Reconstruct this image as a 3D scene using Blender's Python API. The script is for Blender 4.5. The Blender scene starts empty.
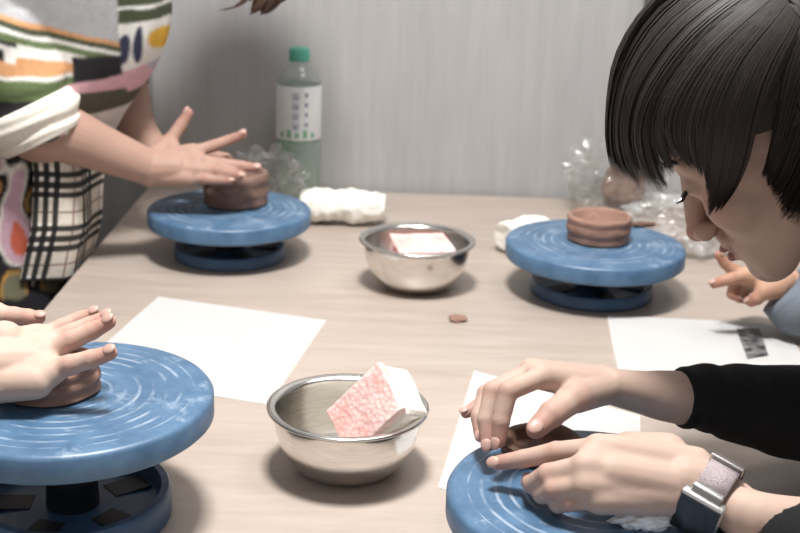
import bpy, bmesh, math, random
import numpy as np
from mathutils import Vector, Matrix, noise, Quaternion
random.seed(7); np.random.seed(7)
SC = bpy.context.scene
COL = SC.collection
T = 0.74                     # table top above the floor; everything below is written relative to the table top
V = Vector
# ------------------------------------------------------------------ camera geometry
FPX, PITCH, ROLL, CAMH = 1225.0, 0.3087, 0.0363, 0.5205
_F = V((0, math.cos(PITCH), -math.sin(PITCH))); _U0 = V((0, math.sin(PITCH), math.cos(PITCH))); _R0 = V((1, 0, 0))
_R = _R0*math.cos(ROLL) + _U0*math.sin(ROLL); _U = _U0*math.cos(ROLL) - _R0*math.sin(ROLL)
_C = V((0, 0, CAMH))
def ray(px, py): return _F + _R*((px-400)/FPX) - _U*((py-266.5)/FPX)
def p(px, py, Y):            # measured photo point at depth Y (metres from the camera foot)
    d = ray(px, py); return _C + d*(Y/d.y)
def q(px, py, z=0.0):        # measured photo point at height z above the table
    d = ray(px, py); return _C + d*((z-CAMH)/d.z)
def g(px, py, Y, zmin):      # depth Y but never lower than zmin
    a = p(px, py, Y); return a if a.z >= zmin else q(px, py, zmin)

# ------------------------------------------------------------------ materials
def new_mat(name):
    m = bpy.data.materials.new(name); m.use_nodes = True
    nt = m.node_tree; b = nt.nodes['Principled BSDF']; return m, nt, b
def N(nt, kind, **kw):
    n = nt.nodes.new(kind)
    for k, v in kw.items():
        if k in n.inputs.keys(): n.inputs[k].default_value = v
        else: setattr(n, k, v)
    return n
def ramp(nt, fac, stops):
    r = nt.nodes.new('ShaderNodeValToRGB'); nt.links.new(fac, r.inputs[0])
    el = r.color_ramp.elements
    while len(el) < len(stops): el.new(0.5)
    for e, (pos, c) in zip(el, stops):
        e.position = pos; e.color = (*c, 1) if len(c) == 3 else c
    return r
def srgb(r, g_, b): 
    f = lambda c: (c/255/12.92) if c/255 <= .04045 else ((c/255+.055)/1.055)**2.4
    return (f(r), f(g_), f(b))
def mapping(nt, scale=(1,1,1), coord='Object', rot=(0,0,0)):
    tc = nt.nodes.new('ShaderNodeTexCoord'); mp = nt.nodes.new('ShaderNodeMapping')
    mp.inputs['Scale'].default_value = scale; mp.inputs['Rotation'].default_value = rot
    nt.links.new(tc.outputs[coord], mp.inputs['Vector']); return mp.outputs['Vector']
def add_bump(nt, b, height, strength=.3, dist=.002):
    bp = nt.nodes.new('ShaderNodeBump'); bp.inputs['Strength'].default_value = strength; bp.inputs['Distance'].default_value = dist
    nt.links.new(height, bp.inputs['Height']); nt.links.new(bp.outputs['Normal'], b.inputs['Normal'])
def mix(nt, fac, a, c, mode='MIX'):
    m = nt.nodes.new('ShaderNodeMix'); m.data_type = 'RGBA'; m.blend_type = mode
    for s, v in ((m.inputs['Factor'], fac), (m.inputs['A'], a), (m.inputs['B'], c)):
        if hasattr(v, 'is_linked'): nt.links.new(v, s)
        else: s.default_value = (*v, 1) if isinstance(v, tuple) and len(v) == 3 else v
    return m.outputs['Result']
def math_n(nt, op, a, b_=None):
    m = nt.nodes.new('ShaderNodeMath'); m.operation = op
    for s, v in ((m.inputs[0], a), (m.inputs[1], b_)):
        if v is None: continue
        if hasattr(v, 'is_linked'): nt.links.new(v, s)
        else: s.default_value = v
    return m.outputs[0]

def plain(name, col, rough=.5, metal=0, noise_amt=.12, nscale=40, bump=0, coat=0):
    m, nt, b = new_mat(name)
    n = N(nt, 'ShaderNodeTexNoise', Scale=nscale, Detail=5.0); nt.links.new(mapping(nt), n.inputs['Vector'])
    lo = tuple(c*(1-noise_amt) for c in col); hi = tuple(min(1, c*(1+noise_amt)) for c in col)
    r = ramp(nt, n.outputs['Fac'], [(.3, lo), (.7, hi)])
    nt.links.new(r.outputs[0], b.inputs['Base Color'])
    b.inputs['Roughness'].default_value = rough; b.inputs['Metallic'].default_value = metal
    b.inputs['Coat Weight'].default_value = coat
    if bump: add_bump(nt, b, n.outputs['Fac'], bump)
    return m

def skin_mat(name, base, red):
    m, nt, b = new_mat(name)
    n = N(nt, 'ShaderNodeTexNoise', Scale=55.0, Detail=6.0); nt.links.new(mapping(nt), n.inputs['Vector'])
    at = nt.nodes.new('ShaderNodeAttribute'); at.attribute_name = 'tint'
    c1 = mix(nt, math_n(nt, 'MULTIPLY', n.outputs['Fac'], .45), base, tuple(x*y for x, y in zip(base, (.93, .80, .74))))
    c2 = mix(nt, math_n(nt, 'MULTIPLY', at.outputs['Fac'], .75), c1, red)
    nt.links.new(c2, b.inputs['Base Color'])
    b.inputs['Roughness'].default_value = .58; b.inputs['Specular IOR Level'].default_value = .3
    b.inputs['Subsurface Weight'].default_value = .12
    b.inputs['Subsurface Radius'].default_value = (.010, .004, .002)
    n2 = N(nt, 'ShaderNodeTexNoise', Scale=260.0, Detail=3.0); nt.links.new(mapping(nt), n2.inputs['Vector'])
    add_bump(nt, b, n2.outputs['Fac'], .12, .001)
    return m

def attr_mat(name, rough=.85, weave=900):
    m, nt, b = new_mat(name)
    at = nt.nodes.new('ShaderNodeAttribute'); at.attribute_name = 'Col'
    n = N(nt, 'ShaderNodeTexNoise', Scale=120.0, Detail=4.0); nt.links.new(mapping(nt), n.inputs['Vector'])
    r = ramp(nt, n.outputs['Fac'], [(.3, (.86,.86,.86)), (.7, (1,1,1))])
    nt.links.new(mix(nt, 1.0, at.outputs['Color'], r.outputs[0], 'MULTIPLY'), b.inputs['Base Color'])
    b.inputs['Roughness'].default_value = rough
    n2 = N(nt, 'ShaderNodeTexNoise', Scale=float(weave), Detail=1.0); nt.links.new(mapping(nt), n2.inputs['Vector'])
    add_bump(nt, b, n2.outputs['Fac'], .25, .001)
    return m

def cloth_mat(name, col, rough=.9, scale=700, amt=.25):
    return plain(name, col, rough, 0, amt, scale, .3)

M = {}
# table: pale greige laminate with fine grain along the table
m, nt, b = new_mat('table_laminate')
n1 = N(nt, 'ShaderNodeTexNoise', Scale=6.0, Detail=8.0, Roughness=.6); nt.links.new(mapping(nt, (1.2, 9, 1)), n1.inputs['Vector'])
n2 = N(nt, 'ShaderNodeTexNoise', Scale=3.0, Detail=4.0); nt.links.new(mapping(nt), n2.inputs['Vector'])
r1 = ramp(nt, n1.outputs['Fac'], [(.3, srgb(172,158,147)), (.7, srgb(188,175,165))])
r2 = ramp(nt, n2.outputs['Fac'], [(.35, (.9,.9,.9)), (.7, (1.02,1.0,.99))])
nt.links.new(mix(nt, 1.0, r1.outputs[0], r2.outputs[0], 'MULTIPLY'), b.inputs['Base Color'])
b.inputs['Roughness'].default_value = .42; M['table'] = m
# wall: grey panel with faint vertical wood-grain streaks
m, nt, b = new_mat('wall_panel_grey')
n1 = N(nt, 'ShaderNodeTexNoise', Scale=14.0, Detail=8.0, Roughness=.65); nt.links.new(mapping(nt, (6, 1, .35)), n1.inputs['Vector'])
n2 = N(nt, 'ShaderNodeTexNoise', Scale=5.0, Detail=3.0); nt.links.new(mapping(nt, (1, 1, .5)), n2.inputs['Vector'])
r1 = ramp(nt, n1.outputs['Fac'], [(.25, srgb(166,164,163)), (.75, srgb(183,181,180))])
r2 = ramp(nt, n2.outputs['Fac'], [(.35, (.94,.94,.95)), (.7, (1.02,1.02,1.01))])
nt.links.new(mix(nt, 1.0, r1.outputs[0], r2.outputs[0], 'MULTIPLY'), b.inputs['Base Color'])
b.inputs['Roughness'].default_value = .6; M['wall'] = m
M['floor'] = plain('floor_vinyl', srgb(120,112,105), .5, 0, .1, 8)
M['seam'] = plain('panel_seam_grey', srgb(140,138,138), .6)
# blue enamel of the banding wheels, with turned rings and pale clay scuffs
def blue_mat(name, rings):
    m, nt, b = new_mat(name)
    tc = nt.nodes.new('ShaderNodeTexCoord'); sx = nt.nodes.new('ShaderNodeSeparateXYZ'); nt.links.new(tc.outputs['Object'], sx.inputs[0])
    rr = math_n(nt, 'SQRT', math_n(nt, 'ADD', math_n(nt, 'MULTIPLY', sx.outputs[0], sx.outputs[0]), math_n(nt, 'MULTIPLY', sx.outputs[1], sx.outputs[1])))
    n1 = N(nt, 'ShaderNodeTexNoise', Scale=28.0, Detail=6.0, Roughness=.65); nt.links.new(tc.outputs['Object'], n1.inputs['Vector'])
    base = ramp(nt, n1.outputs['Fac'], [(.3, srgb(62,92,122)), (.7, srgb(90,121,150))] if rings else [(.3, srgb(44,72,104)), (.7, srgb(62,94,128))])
    col = base.outputs[0]
    if rings:
        ph = math_n(nt, 'MULTIPLY', math_n(nt, 'ADD', rr, math_n(nt, 'MULTIPLY', n1.outputs['Fac'], .003)), 560.0)
        s = math_n(nt, 'SINE', ph)
        line = math_n(nt, 'MULTIPLY', math_n(nt, 'GREATER_THAN', s, .72), math_n(nt, 'LESS_THAN', rr, .102))
        n3 = N(nt, 'ShaderNodeTexNoise', Scale=22.0, Detail=7.0, Roughness=.75); nt.links.new(mapping(nt, (1, 1.0, 1), 'Object', (0,0,.6)), n3.inputs['Vector'])
        sc = ramp(nt, n3.outputs['Fac'], [(.56, (0,0,0)), (.70, (1,1,1))])
        n4 = N(nt, 'ShaderNodeTexNoise', Scale=40.0, Detail=4.0); nt.links.new(tc.outputs['Object'], n4.inputs['Vector'])
        brk = ramp(nt, n4.outputs['Fac'], [(.40, (0,0,0)), (.62, (1,1,1))])
        f1 = math_n(nt, 'MULTIPLY', math_n(nt, 'MULTIPLY', line, brk.outputs[0]), .46)
        f2 = math_n(nt, 'MULTIPLY', sc.outputs[0], .55)
        up = nt.nodes.new('ShaderNodeNewGeometry'); sn = nt.nodes.new('ShaderNodeSeparateXYZ'); nt.links.new(up.outputs['Normal'], sn.inputs[0])
        top = math_n(nt, 'GREATER_THAN', sn.outputs[2], .7)
        f = math_n(nt, 'MULTIPLY', math_n(nt, 'MAXIMUM', f1, f2), top)
        col = mix(nt, f, col, srgb(186,198,212))
        add_bump(nt, b, s, .12, .001)
    nt.links.new(col, b.inputs['Base Color'])
    b.inputs['Roughness'].default_value = .38
    return m
M['blue'] = blue_mat('blue_enamel', True); M['blue_base_shaded'] = blue_mat('blue_enamel_base_shaded', False)  # base enamel is darker: shade under the head put into its colour
M['iron'] = plain('dark_iron', srgb(22,26,34), .5)
# stainless steel
m, nt, b = new_mat('stainless_steel')
n1 = N(nt, 'ShaderNodeTexNoise', Scale=60.0, Detail=3.0); nt.links.new(mapping(nt, (1,1,14)), n1.inputs['Vector'])
r1 = ramp(nt, n1.outputs['Fac'], [(.3, (.66,.64,.61)), (.7, (.80,.78,.75))])
nt.links.new(r1.outputs[0], b.inputs['Base Color']); b.inputs['Metallic'].default_value = 1; b.inputs['Roughness'].default_value = .19
M['steel'] = m
def clay_mat(name, c1, c2, rough=.75):
    m, nt, b = new_mat(name)
    n1 = N(nt, 'ShaderNodeTexNoise', Scale=45.0, Detail=8.0, Roughness=.7); nt.links.new(mapping(nt, (1,1,2.5)), n1.inputs['Vector'])
    r1 = ramp(nt, n1.outputs['Fac'], [(.3, c1), (.7, c2)])
    nt.links.new(r1.outputs[0], b.inputs['Base Color']); b.inputs['Roughness'].default_value = rough
    add_bump(nt, b, n1.outputs['Fac'], .5, .003); return m
M['clay'] = clay_mat('brown_clay', srgb(104,80,70), srgb(146,116,102))
M['clay_warm'] = clay_mat('reddish_clay', srgb(124,92,79), srgb(164,128,112))
M['clay_dark'] = clay_mat('wet_dark_clay', srgb(88,62,52), srgb(132,98,82), .5)
M['paper'] = plain('white_paper', srgb(246,246,246), .8, 0, .02, 10)
m, nt, b = new_mat('printed_photo')
n1 = N(nt, 'ShaderNodeTexNoise', Scale=75.0, Detail=1.0); nt.links.new(mapping(nt), n1.inputs['Vector'])
r1 = ramp(nt, n1.outputs['Fac'], [(.35, srgb(46,46,48)), (.75, srgb(150,150,150))]); nt.links.new(r1.outputs[0], b.inputs['Base Color'])
M['print'] = m
# sponge
def sponge_mat(name, ca, cb, net):
    m, nt, b = new_mat(name)
    v = N(nt, 'ShaderNodeTexVoronoi', Scale=210.0 if net else 260.0); nt.links.new(mapping(nt), v.inputs['Vector'])
    n1 = N(nt, 'ShaderNodeTexNoise', Scale=22.0, Detail=3.0); nt.links.new(mapping(nt), n1.inputs['Vector'])
    r0 = ramp(nt, n1.outputs['Fac'], [(.35, ca), (.65, cb)])
    r1 = ramp(nt, v.outputs['Distance'], [(.1, (1,1,1)), (.6, (.90,.80,.78) if net else (.93,.92,.90))])
    nt.links.new(mix(nt, 1.0, r0.outputs[0], r1.outputs[0], 'MULTIPLY'), b.inputs['Base Color'])
    b.inputs['Roughness'].default_value = .9; add_bump(nt, b, v.outputs['Distance'], .32 if net else .2, .003); return m
M['sponge_pink'] = sponge_mat('pink_scrub_net', srgb(246,190,184), srgb(252,232,228), True)
M['sponge_white'] = sponge_mat('cream_foam', srgb(238,230,214), srgb(250,246,238), False)
M['skin_c'] = skin_mat('skin_fair_right', srgb(188,164,151), srgb(172,124,112))
M['skin_b'] = skin_mat('skin_fair_left', srgb(198,173,159), srgb(182,130,116))
M['skin_a'] = skin_mat('skin_warm', srgb(174,143,129), srgb(160,114,102))
M['skin_d'] = skin_mat('skin_tan', srgb(186,150,128), srgb(162,112,94))
M['nail'] = plain('fingernail_pink', srgb(186,152,140), .45, 0, .05, 60)
M['lash'] = plain('dark_lash', srgb(20,15,14), .6)
M['eye_white'] = plain('eye_white', srgb(214,208,204), .2, 0, .05)
M['lip'] = plain('lip_rose', srgb(168,112,104), .4, 0, .1)
M['black_knit'] = cloth_mat('black_knit', srgb(14,13,15), .95, 500, .5)
M['grey_sleeve'] = cloth_mat('blue_grey_cloth', srgb(112,120,130), .9)
M['beige_cloth'] = cloth_mat('beige_cloth', srgb(170,160,150), .9)
M['dark_cloth'] = cloth_mat('dark_trouser_cloth', srgb(36,36,42), .9)
M['white_cloth'] = cloth_mat('white_cotton', srgb(238,235,226), .95, 300, .05)
M['cuff'] = cloth_mat('white_cuff_cotton', srgb(236,230,218), .95, 300, .06)
M['print_cloth'] = attr_mat('printed_shirt_cloth'); 
M['teal'] = plain('teal_cap', srgb(92,176,154), .4, 0, .06)
M['label'] = plain('white_label', srgb(232,234,234), .5, 0, .04)
M['label_ink'] = plain('blue_ink', srgb(104,118,150), .5, 0, .1)
M['label_green'] = plain('green_ink', srgb(126,176,140), .5, 0, .1)
M['watch_black'] = plain('watch_black', srgb(36,34,33), .25, 0, .05)
M['watch_metal'] = plain('watch_silver', srgb(190,186,184), .25, 1, .05)
M['watch_strap'] = plain('mesh_strap', srgb(150,138,140), .42, .65, .2, 1500, .4)
M['box_grey'] = plain('dark_grey_plastic', srgb(98,96,93), .6, 0, .06)
def clear_mat(name, tint, gloss, amount, bumpy=True):
    m = bpy.data.materials.new(name); m.use_nodes = True; nt = m.node_tree; nt.nodes.clear()
    out = nt.nodes.new('ShaderNodeOutputMaterial'); tr = nt.nodes.new('ShaderNodeBsdfTransparent'); gl = nt.nodes.new('ShaderNodeBsdfGlossy')
    tr.inputs['Color'].default_value = (*tint, 1); gl.inputs['Roughness'].default_value = gloss
    df = nt.nodes.new('ShaderNodeBsdfDiffuse'); df.inputs['Color'].default_value = (.86,.86,.85,1)
    lw = nt.nodes.new('ShaderNodeLayerWeight'); lw.inputs['Blend'].default_value = .35
    n1 = N(nt, 'ShaderNodeTexNoise', Scale=35.0, Detail=5.0); nt.links.new(mapping(nt), n1.inputs['Vector'])
    if bumpy:
        bp = nt.nodes.new('ShaderNodeBump'); bp.inputs['Strength'].default_value = .5; bp.inputs['Distance'].default_value = .004
        nt.links.new(n1.outputs['Fac'], bp.inputs['Height'])
        nt.links.new(bp.outputs['Normal'], gl.inputs['Normal']); nt.links.new(bp.outputs['Normal'], lw.inputs['Normal'])
    m1 = nt.nodes.new('ShaderNodeMixShader'); m2 = nt.nodes.new('ShaderNodeMixShader')
    m1.inputs[0].default_value = amount; nt.links.new(tr.outputs[0], m1.inputs[1]); nt.links.new(df.outputs[0], m1.inputs[2])
    nt.links.new(math_n(nt, 'ADD', math_n(nt, 'MULTIPLY', lw.outputs['Facing'], .32), .03), m2.inputs[0])
    nt.links.new(m1.outputs[0], m2.inputs[1]); nt.links.new(gl.outputs[0], m2.inputs[2])
    nt.links.new(m2.outputs[0], out.inputs['Surface']); return m
M['pet'] = clear_mat('clear_bottle_plastic', (.90,.95,.93), .08, .10)
M['green_pet'] = clear_mat('green_tinted_plastic', (.62,.86,.72), .08, .22)
M['wrap'] = clear_mat('crumpled_clear_film', (.96,.96,.95), .12, .06)
M['wrap_milky'] = clear_mat('milky_clear_film', (.93,.92,.91), .15, .22)
# hair
def hair_mat(name, c1, c2):
    m, nt, b = new_mat(name)
    uv = nt.nodes.new('ShaderNodeUVMap'); mp = nt.nodes.new('ShaderNodeMapping'); mp.inputs['Scale'].default_value = (3, .5, 1)
    nt.links.new(uv.outputs[0], mp.inputs[0])
    n1 = N(nt, 'ShaderNodeTexNoise', Scale=4.0, Detail=5.0, Roughness=.7); nt.links.new(mp.outputs[0], n1.inputs['Vector'])
    r1 = ramp(nt, n1.outputs['Fac'], [(.35, c1), (.7, c2)])
    nt.links.new(r1.outputs[0], b.inputs['Base Color']); b.inputs['Roughness'].default_value = .56
    b.inputs['Specular IOR Level'].default_value = .35
    add_bump(nt, b, n1.outputs['Fac'], .35, .001); return m
M['hair_c'] = hair_mat('dark_brown_hair', srgb(32,26,25), srgb(54,46,43))
M['hair_a'] = hair_mat('brown_hair', srgb(40,28,22), srgb(84,60,46))

# ------------------------------------------------------------------ mesh helpers
def link(o, parent=None):
    COL.objects.link(o)
    if parent is not None: o.parent = parent
    return o
def finish(name, me, mats, parent=None, loc=None, smooth=True, base=None):
    for mm in (mats if isinstance(mats, (list, tuple)) else [mats]): me.materials.append(mm)
    if base is not None: me.transform(Matrix.Translation(-base))
    if smooth: me.polygons.foreach_set('use_smooth', [True]*len(me.polygons))
    o = bpy.data.objects.new(name, me)
    if loc is not None: o.location = loc
    return link(o, parent)
def from_bm(name, bm, mats, parent=None, loc=None, smooth=True, base=None, autosmooth=None):
    bmesh.ops.recalc_face_normals(bm, faces=bm.faces[:])
    me = bpy.data.meshes.new(name); bm.to_mesh(me); bm.free()
    o = finish(name, me, mats, parent, loc, smooth, base)
    if autosmooth: me.set_sharp_from_angle(angle=autosmooth)
    return o
def thing(name, label, cat, loc=(0,0,0), group=None):
    o = bpy.data.objects.new(name, None); link(o); o.location = loc; o.empty_display_size = .02
    tag(o, label, cat, group); return o
def tag(o, label, cat, group=None):
    o['label'] = label; o['category'] = cat
    if group: o['group'] = group
    return o
def structure(o): o['kind'] = 'structure'; return o

def lathe(bm, prof, seg=64, mat=0, cap=False, center=(0,0,0)):
    rings = []
    for r, z in prof:
        if r < 1e-6: rings.append([bm.verts.new((center[0], center[1], center[2]+z))])
        else: rings.append([bm.verts.new((center[0]+r*math.cos(2*math.pi*i/seg), center[1]+r*math.sin(2*math.pi*i/seg), center[2]+z)) for i in range(seg)])
    for a, b in zip(rings, rings[1:]):
        for i in range(seg):
            j = (i+1) % seg
            if len(a) == 1 and len(b) == 1: continue
            if len(a) == 1: f = bm.faces.new((a[0], b[i], b[j]))
            elif len(b) == 1: f = bm.faces.new((a[i], b[0], a[j]))
            else: f = bm.faces.new((a[i], b[i], b[j], a[j]))
            f.material_index = mat
def box(bm, c, s, rot=None, bev=0, mat=0):
    r = bmesh.ops.create_cube(bm, size=1); vs = r['verts']
    for v in vs: v.co = V((v.co.x*s[0], v.co.y*s[1], v.co.z*s[2]))
    if bev:
        es = list({e for v in vs for e in v.link_edges})
        rr = bmesh.ops.bevel(bm, geom=es, offset=bev, segments=3, affect='EDGES', profile=.7)
        vs = list({v for f in rr['faces'] for v in f.verts} | {v for v in vs if v.is_valid})
    for v in vs:
        if rot is not None: v.co = rot @ v.co
        v.co += V(c)
    for f in {f for v in vs for f in v.link_faces}: f.material_index = mat
    return vs
def ball(bm, c, r, rot=None, seg=16):
    rr = (r, r, r) if not isinstance(r, (tuple, list)) else r
    res = bmesh.ops.create_uvsphere(bm, u_segments=seg, v_segments=max(8, seg*3//4), radius=1)
    for v in res['verts']:
        w = V((v.co.x*rr[0], v.co.y*rr[1], v.co.z*rr[2]))
        if rot is not None: w = rot @ w
        v.co = w + V(c)
def frame_of(d):
    d = d.normalized(); a = V((0,0,1)) if abs(d.z) < .9 else V((1,0,0))
    x = d.cross(a).normalized(); y = d.cross(x).normalized(); return x, y
def capsule(bm, a, ra, b, rb, seg=14):
    a = V(a); b = V(b); d = b-a
    if d.length < 1e-5: ball(bm, a, max(ra, rb)); return
    L = d.length; dn = d.normalized(); x, y = frame_of(dn)
    prof = []
    for k in range(0, 5): t = math.pi/2*k/4; prof.append((a - dn*ra*math.cos(t), ra*math.sin(t)))
    for k in range(0, 5): t = math.pi/2*k/4; prof.append((b + dn*rb*math.sin(t), rb*math.cos(t)))
    rings = []
    for c, r in prof:
        if r < 1e-6: rings.append([bm.verts.new(c)])
        else: rings.append([bm.verts.new(c + x*r*math.cos(2*math.pi*i/seg) + y*r*math.sin(2*math.pi*i/seg)) for i in range(seg)])
    for A, B in zip(rings, rings[1:]):
        for i in range(seg):
            j = (i+1) % seg
            if len(A) == 1: bm.faces.new((A[0], B[i], B[j]))
            elif len(B) == 1: bm.faces.new((A[i], B[0], A[j]))
            else: bm.faces.new((A[i], B[i], B[j], A[j]))
def catmull(pts, n):
    pts = [np.array(x, float) for x in pts]; P = [2*pts[0]-pts[1]] + pts + [2*pts[-1]-pts[-2]]; out = []
    S = len(pts)-1
    for k in range(n+1):
        u = k/n*S; i = min(int(u), S-1); t = u-i
        a, b, c, d = P[i:i+4]
        out.append(.5*((2*b) + (-a+c)*t + (2*a-5*b+4*c-d)*t*t + (-a+3*b-3*c+d)*t**3))
    return out
def sweep(bm, pts, radii, n=24, seg=24, flat=1.0, wr=0.0, seed=0, caps=True, flatdir=None):
    """closed tapered tube through pts; wr adds cloth folds; flat squeezes across flatdir"""
    dat = catmull([(*a, r) for a, r in zip(pts, radii)], n); rings = []
    px = None
    for k, dd in enumerate(dat):
        c = V(dd[:3]); r = dd[3]
        nx = V(dat[min(k+1, n)][:3]) - V(dat[max(k-1, 0)][:3]); nx.normalize()
        if px is None: x, y = frame_of(nx)
        else: x = (px - nx*px.dot(nx)).normalized(); y = nx.cross(x)
        px = x; ring = []
        for i in range(seg):
            t = 2*math.pi*i/seg; o = x*math.cos(t) + y*math.sin(t); rr = r
            if wr:
                rr += wr*noise.noise(V((c.x*22+seed*7, c.y*22, c.z*22)) + o*.9) + wr*.6*math.sin(k*1.1 + 2.5*noise.noise(o*1.2+V((seed, 0, k*.2))))
            if flatdir is not None:
                fd = flatdir - nx*flatdir.dot(nx); fd.normalize(); o = o - fd*(o.dot(fd)*(1-flat))
            ring.append(bm.verts.new(c + o*rr))
        rings.append(ring)
    for A, B in zip(rings, rings[1:]):
        for i in range(seg): j = (i+1) % seg; bm.faces.new((A[i], B[i], B[j], A[j]))
    if caps: bm.faces.new(rings[0]); bm.faces.new(rings[-1])
    return rings
def remesh(bm, voxel, iters=5, factor=.5):
    bmesh.ops.recalc_face_normals(bm, faces=bm.faces[:])
    me = bpy.data.meshes.new('tmp'); bm.to_mesh(me); bm.free()
    o = bpy.data.objects.new('tmp', me); COL.objects.link(o)
    r = o.modifiers.new('r', 'REMESH'); r.mode = 'VOXEL'; r.voxel_size = voxel; r.adaptivity = 0
    s = o.modifiers.new('s', 'SMOOTH'); s.factor = factor; s.iterations = iters
    dg = bpy.context.evaluated_depsgraph_get(); dg.update()
    out = bpy.data.meshes.new_from_object(o.evaluated_get(dg))
    bpy.data.objects.remove(o); bpy.data.meshes.remove(me); return out
def join_meshes(ms):
    bm = bmesh.new()
    for x in ms: bm.from_mesh(x); bpy.data.meshes.remove(x)
    me = bpy.data.meshes.new('joined'); bm.to_mesh(me); bm.free(); return me
def co_array(me):
    a = np.empty(len(me.vertices)*3); me.vertices.foreach_get('co', a); return a.reshape(-1, 3)
def set_tint(me, pts):
    """rosy skin close to the given (point, radius) list"""
    co = co_array(me); t = np.zeros(len(co))
    for c, r in pts: t = np.maximum(t, np.clip(1.25 - np.linalg.norm(co-np.array(c), axis=1)/r, 0, 1))
    at = me.attributes.new('tint', 'FLOAT', 'POINT'); at.data.foreach_set('value', t.astype(np.float32))
def set_color(me, fn):
    co = co_array(me); c = np.ones((len(co), 4), np.float32)
    js = [np.array(j)*.0014 for j in ((0,0,0),(1,0,1),(-1,0,1),(1,0,-1),(-1,0,-1),(0,1,.6),(0,-1,-.6))]
    for i, v in enumerate(co): c[i, :3] = np.mean([fn(v+j) for j in js], axis=0)
    at = me.color_attributes.new('Col', 'FLOAT_COLOR', 'POINT'); at.data.foreach_set('color', c.ravel())
def displace(me, fn):
    n = np.empty(len(me.vertices)*3); me.vertices.foreach_get('normal', n); n = n.reshape(-1, 3); co = co_array(me)
    for i in range(len(co)): co[i] += n[i]*fn(V(co[i]))
    me.vertices.foreach_set('co', co.ravel()); me.update()

# ------------------------------------------------------------------ hands
NAILS = []
def finger(bm, pts, r, tint, dorsal=None, nail=True):
    rad = [r*1.12, r*1.06, r*.95, r*.80]
    pts = [V(x) for x in pts]
    if len(pts) == 3: rad = [r*1.15, r*1.02, r*.82]
    for (a, ra), (b, rb) in zip(zip(pts, rad), list(zip(pts, rad))[1:]):
        capsule(bm, a, ra*.97, b, rb*.97)
    for a, ra in list(zip(pts, rad))[:-1]: ball(bm, a, ra*1.04)
    tint.append((pts[-1], r*2.6)); tint.append((pts[-3], r*1.3))
    if nail and dorsal is not None:
        d = (pts[-1]-pts[-2]).normalized(); nn = (dorsal - d*dorsal.dot(d)).normalized()
        NAILS.append((pts[-1] + nn*rad[-1]*.80 + d*r*.15, d, nn, r))
def hand(bm, wr, wu, fingers, thumb, radii, tint, dorsal, thumb_dorsal=None, meta=.0115):
    """wr / wu: thumb side and little finger side of the wrist; fingers: index..little, each MCP PIP DIP tip"""
    wr, wu = V(wr), V(wu); n = len(fingers)
    for k, f in enumerate(fingers):
        w = wr.lerp(wu, (k+.3)/(n-.4)); mcp = V(f[0])
        capsule(bm, w, meta*1.15, mcp, meta*.92)
        if k: capsule(bm, w.lerp(wr.lerp(wu, (k-.7)/(n-.4)), .5), meta*1.1, mcp.lerp(V(fingers[k-1][0]), .5), meta*.86)
        finger(bm, f, radii[k], tint, dorsal)
    capsule(bm, wr, meta*1.2, wu, meta*1.2)
    th = [V(x) for x in thumb]
    capsule(bm, wr, meta*1.15, th[1], radii[4]*1.3)                       # thumb ball
    capsule(bm, th[0], meta*1.2, th[1], radii[4]*1.28)
    capsule(bm, th[1], radii[4]*1.2, V(fingers[0][0]).lerp(wr, .45), meta*.95)   # web
    finger(bm, th[1:], radii[4], tint, thumb_dorsal or dorsal)
def nails_for(parent, base):
    global NAILS
    for c, d, nn, r in NAILS:
        bm = bmesh.new(); s = d.cross(nn).normalized()
        rot = Matrix((d, s, nn)).transposed()
        ball(bm, c-base, (r*.72, r*.58, r*.26), rot, 12)
        from_bm('fingernail', bm, M['nail'], parent)
    NAILS = []
# ================================================================== SETTING
def shell(name, c, s, mat):
    bm = bmesh.new(); box(bm, (0,0,0), s); o = from_bm(name, bm, mat, loc=c, smooth=False); return structure(o)
shell('floor', (0, .3, -T-.01), (5.0, 3.6, .02), M['floor'])
wallY = 2.065
w = shell('wall_back', (0, wallY+.03, -T+1.3), (5.0, .06, 2.6), M['wall'])
shell('trim_1', (-.432, wallY-.001, -T+1.3), (.006, .004, 2.6), M['seam'])
# table
TX0, TX1, TY0, TY1 = -.434, .62, .35, 2.055
tb = thing('table', 'long pale greige laminate work table standing against the grey wall', 'table', (.093, 1.2, -T))
bm = bmesh.new(); box(bm, (0, 0, T-.015), (TX1-TX0, TY1-TY0, .03), bev=.003); from_bm('tabletop', bm, M['table'], tb, autosmooth=.6)
for sx in (-1, 1):
    for sy in (-1, 1):
        bm = bmesh.new(); box(bm, (sx*.47, sy*.78, (T-.03)/2), (.05, .05, T-.03), bev=.004); from_bm('leg', bm, M['iron'], tb, autosmooth=.6)
# grey fixture at the top of the wall
fx = p(642, 18, wallY); bm = bmesh.new(); box(bm, (.05, -.02, .07), (.10, .04, .14), bev=.006)
tag(from_bm('wall_box', bm, M['box_grey'], loc=(fx.x, wallY-.0005, fx.z), autosmooth=.6), 'dark grey box mounted high on the wall behind the dark-haired head', 'wall box')

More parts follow.
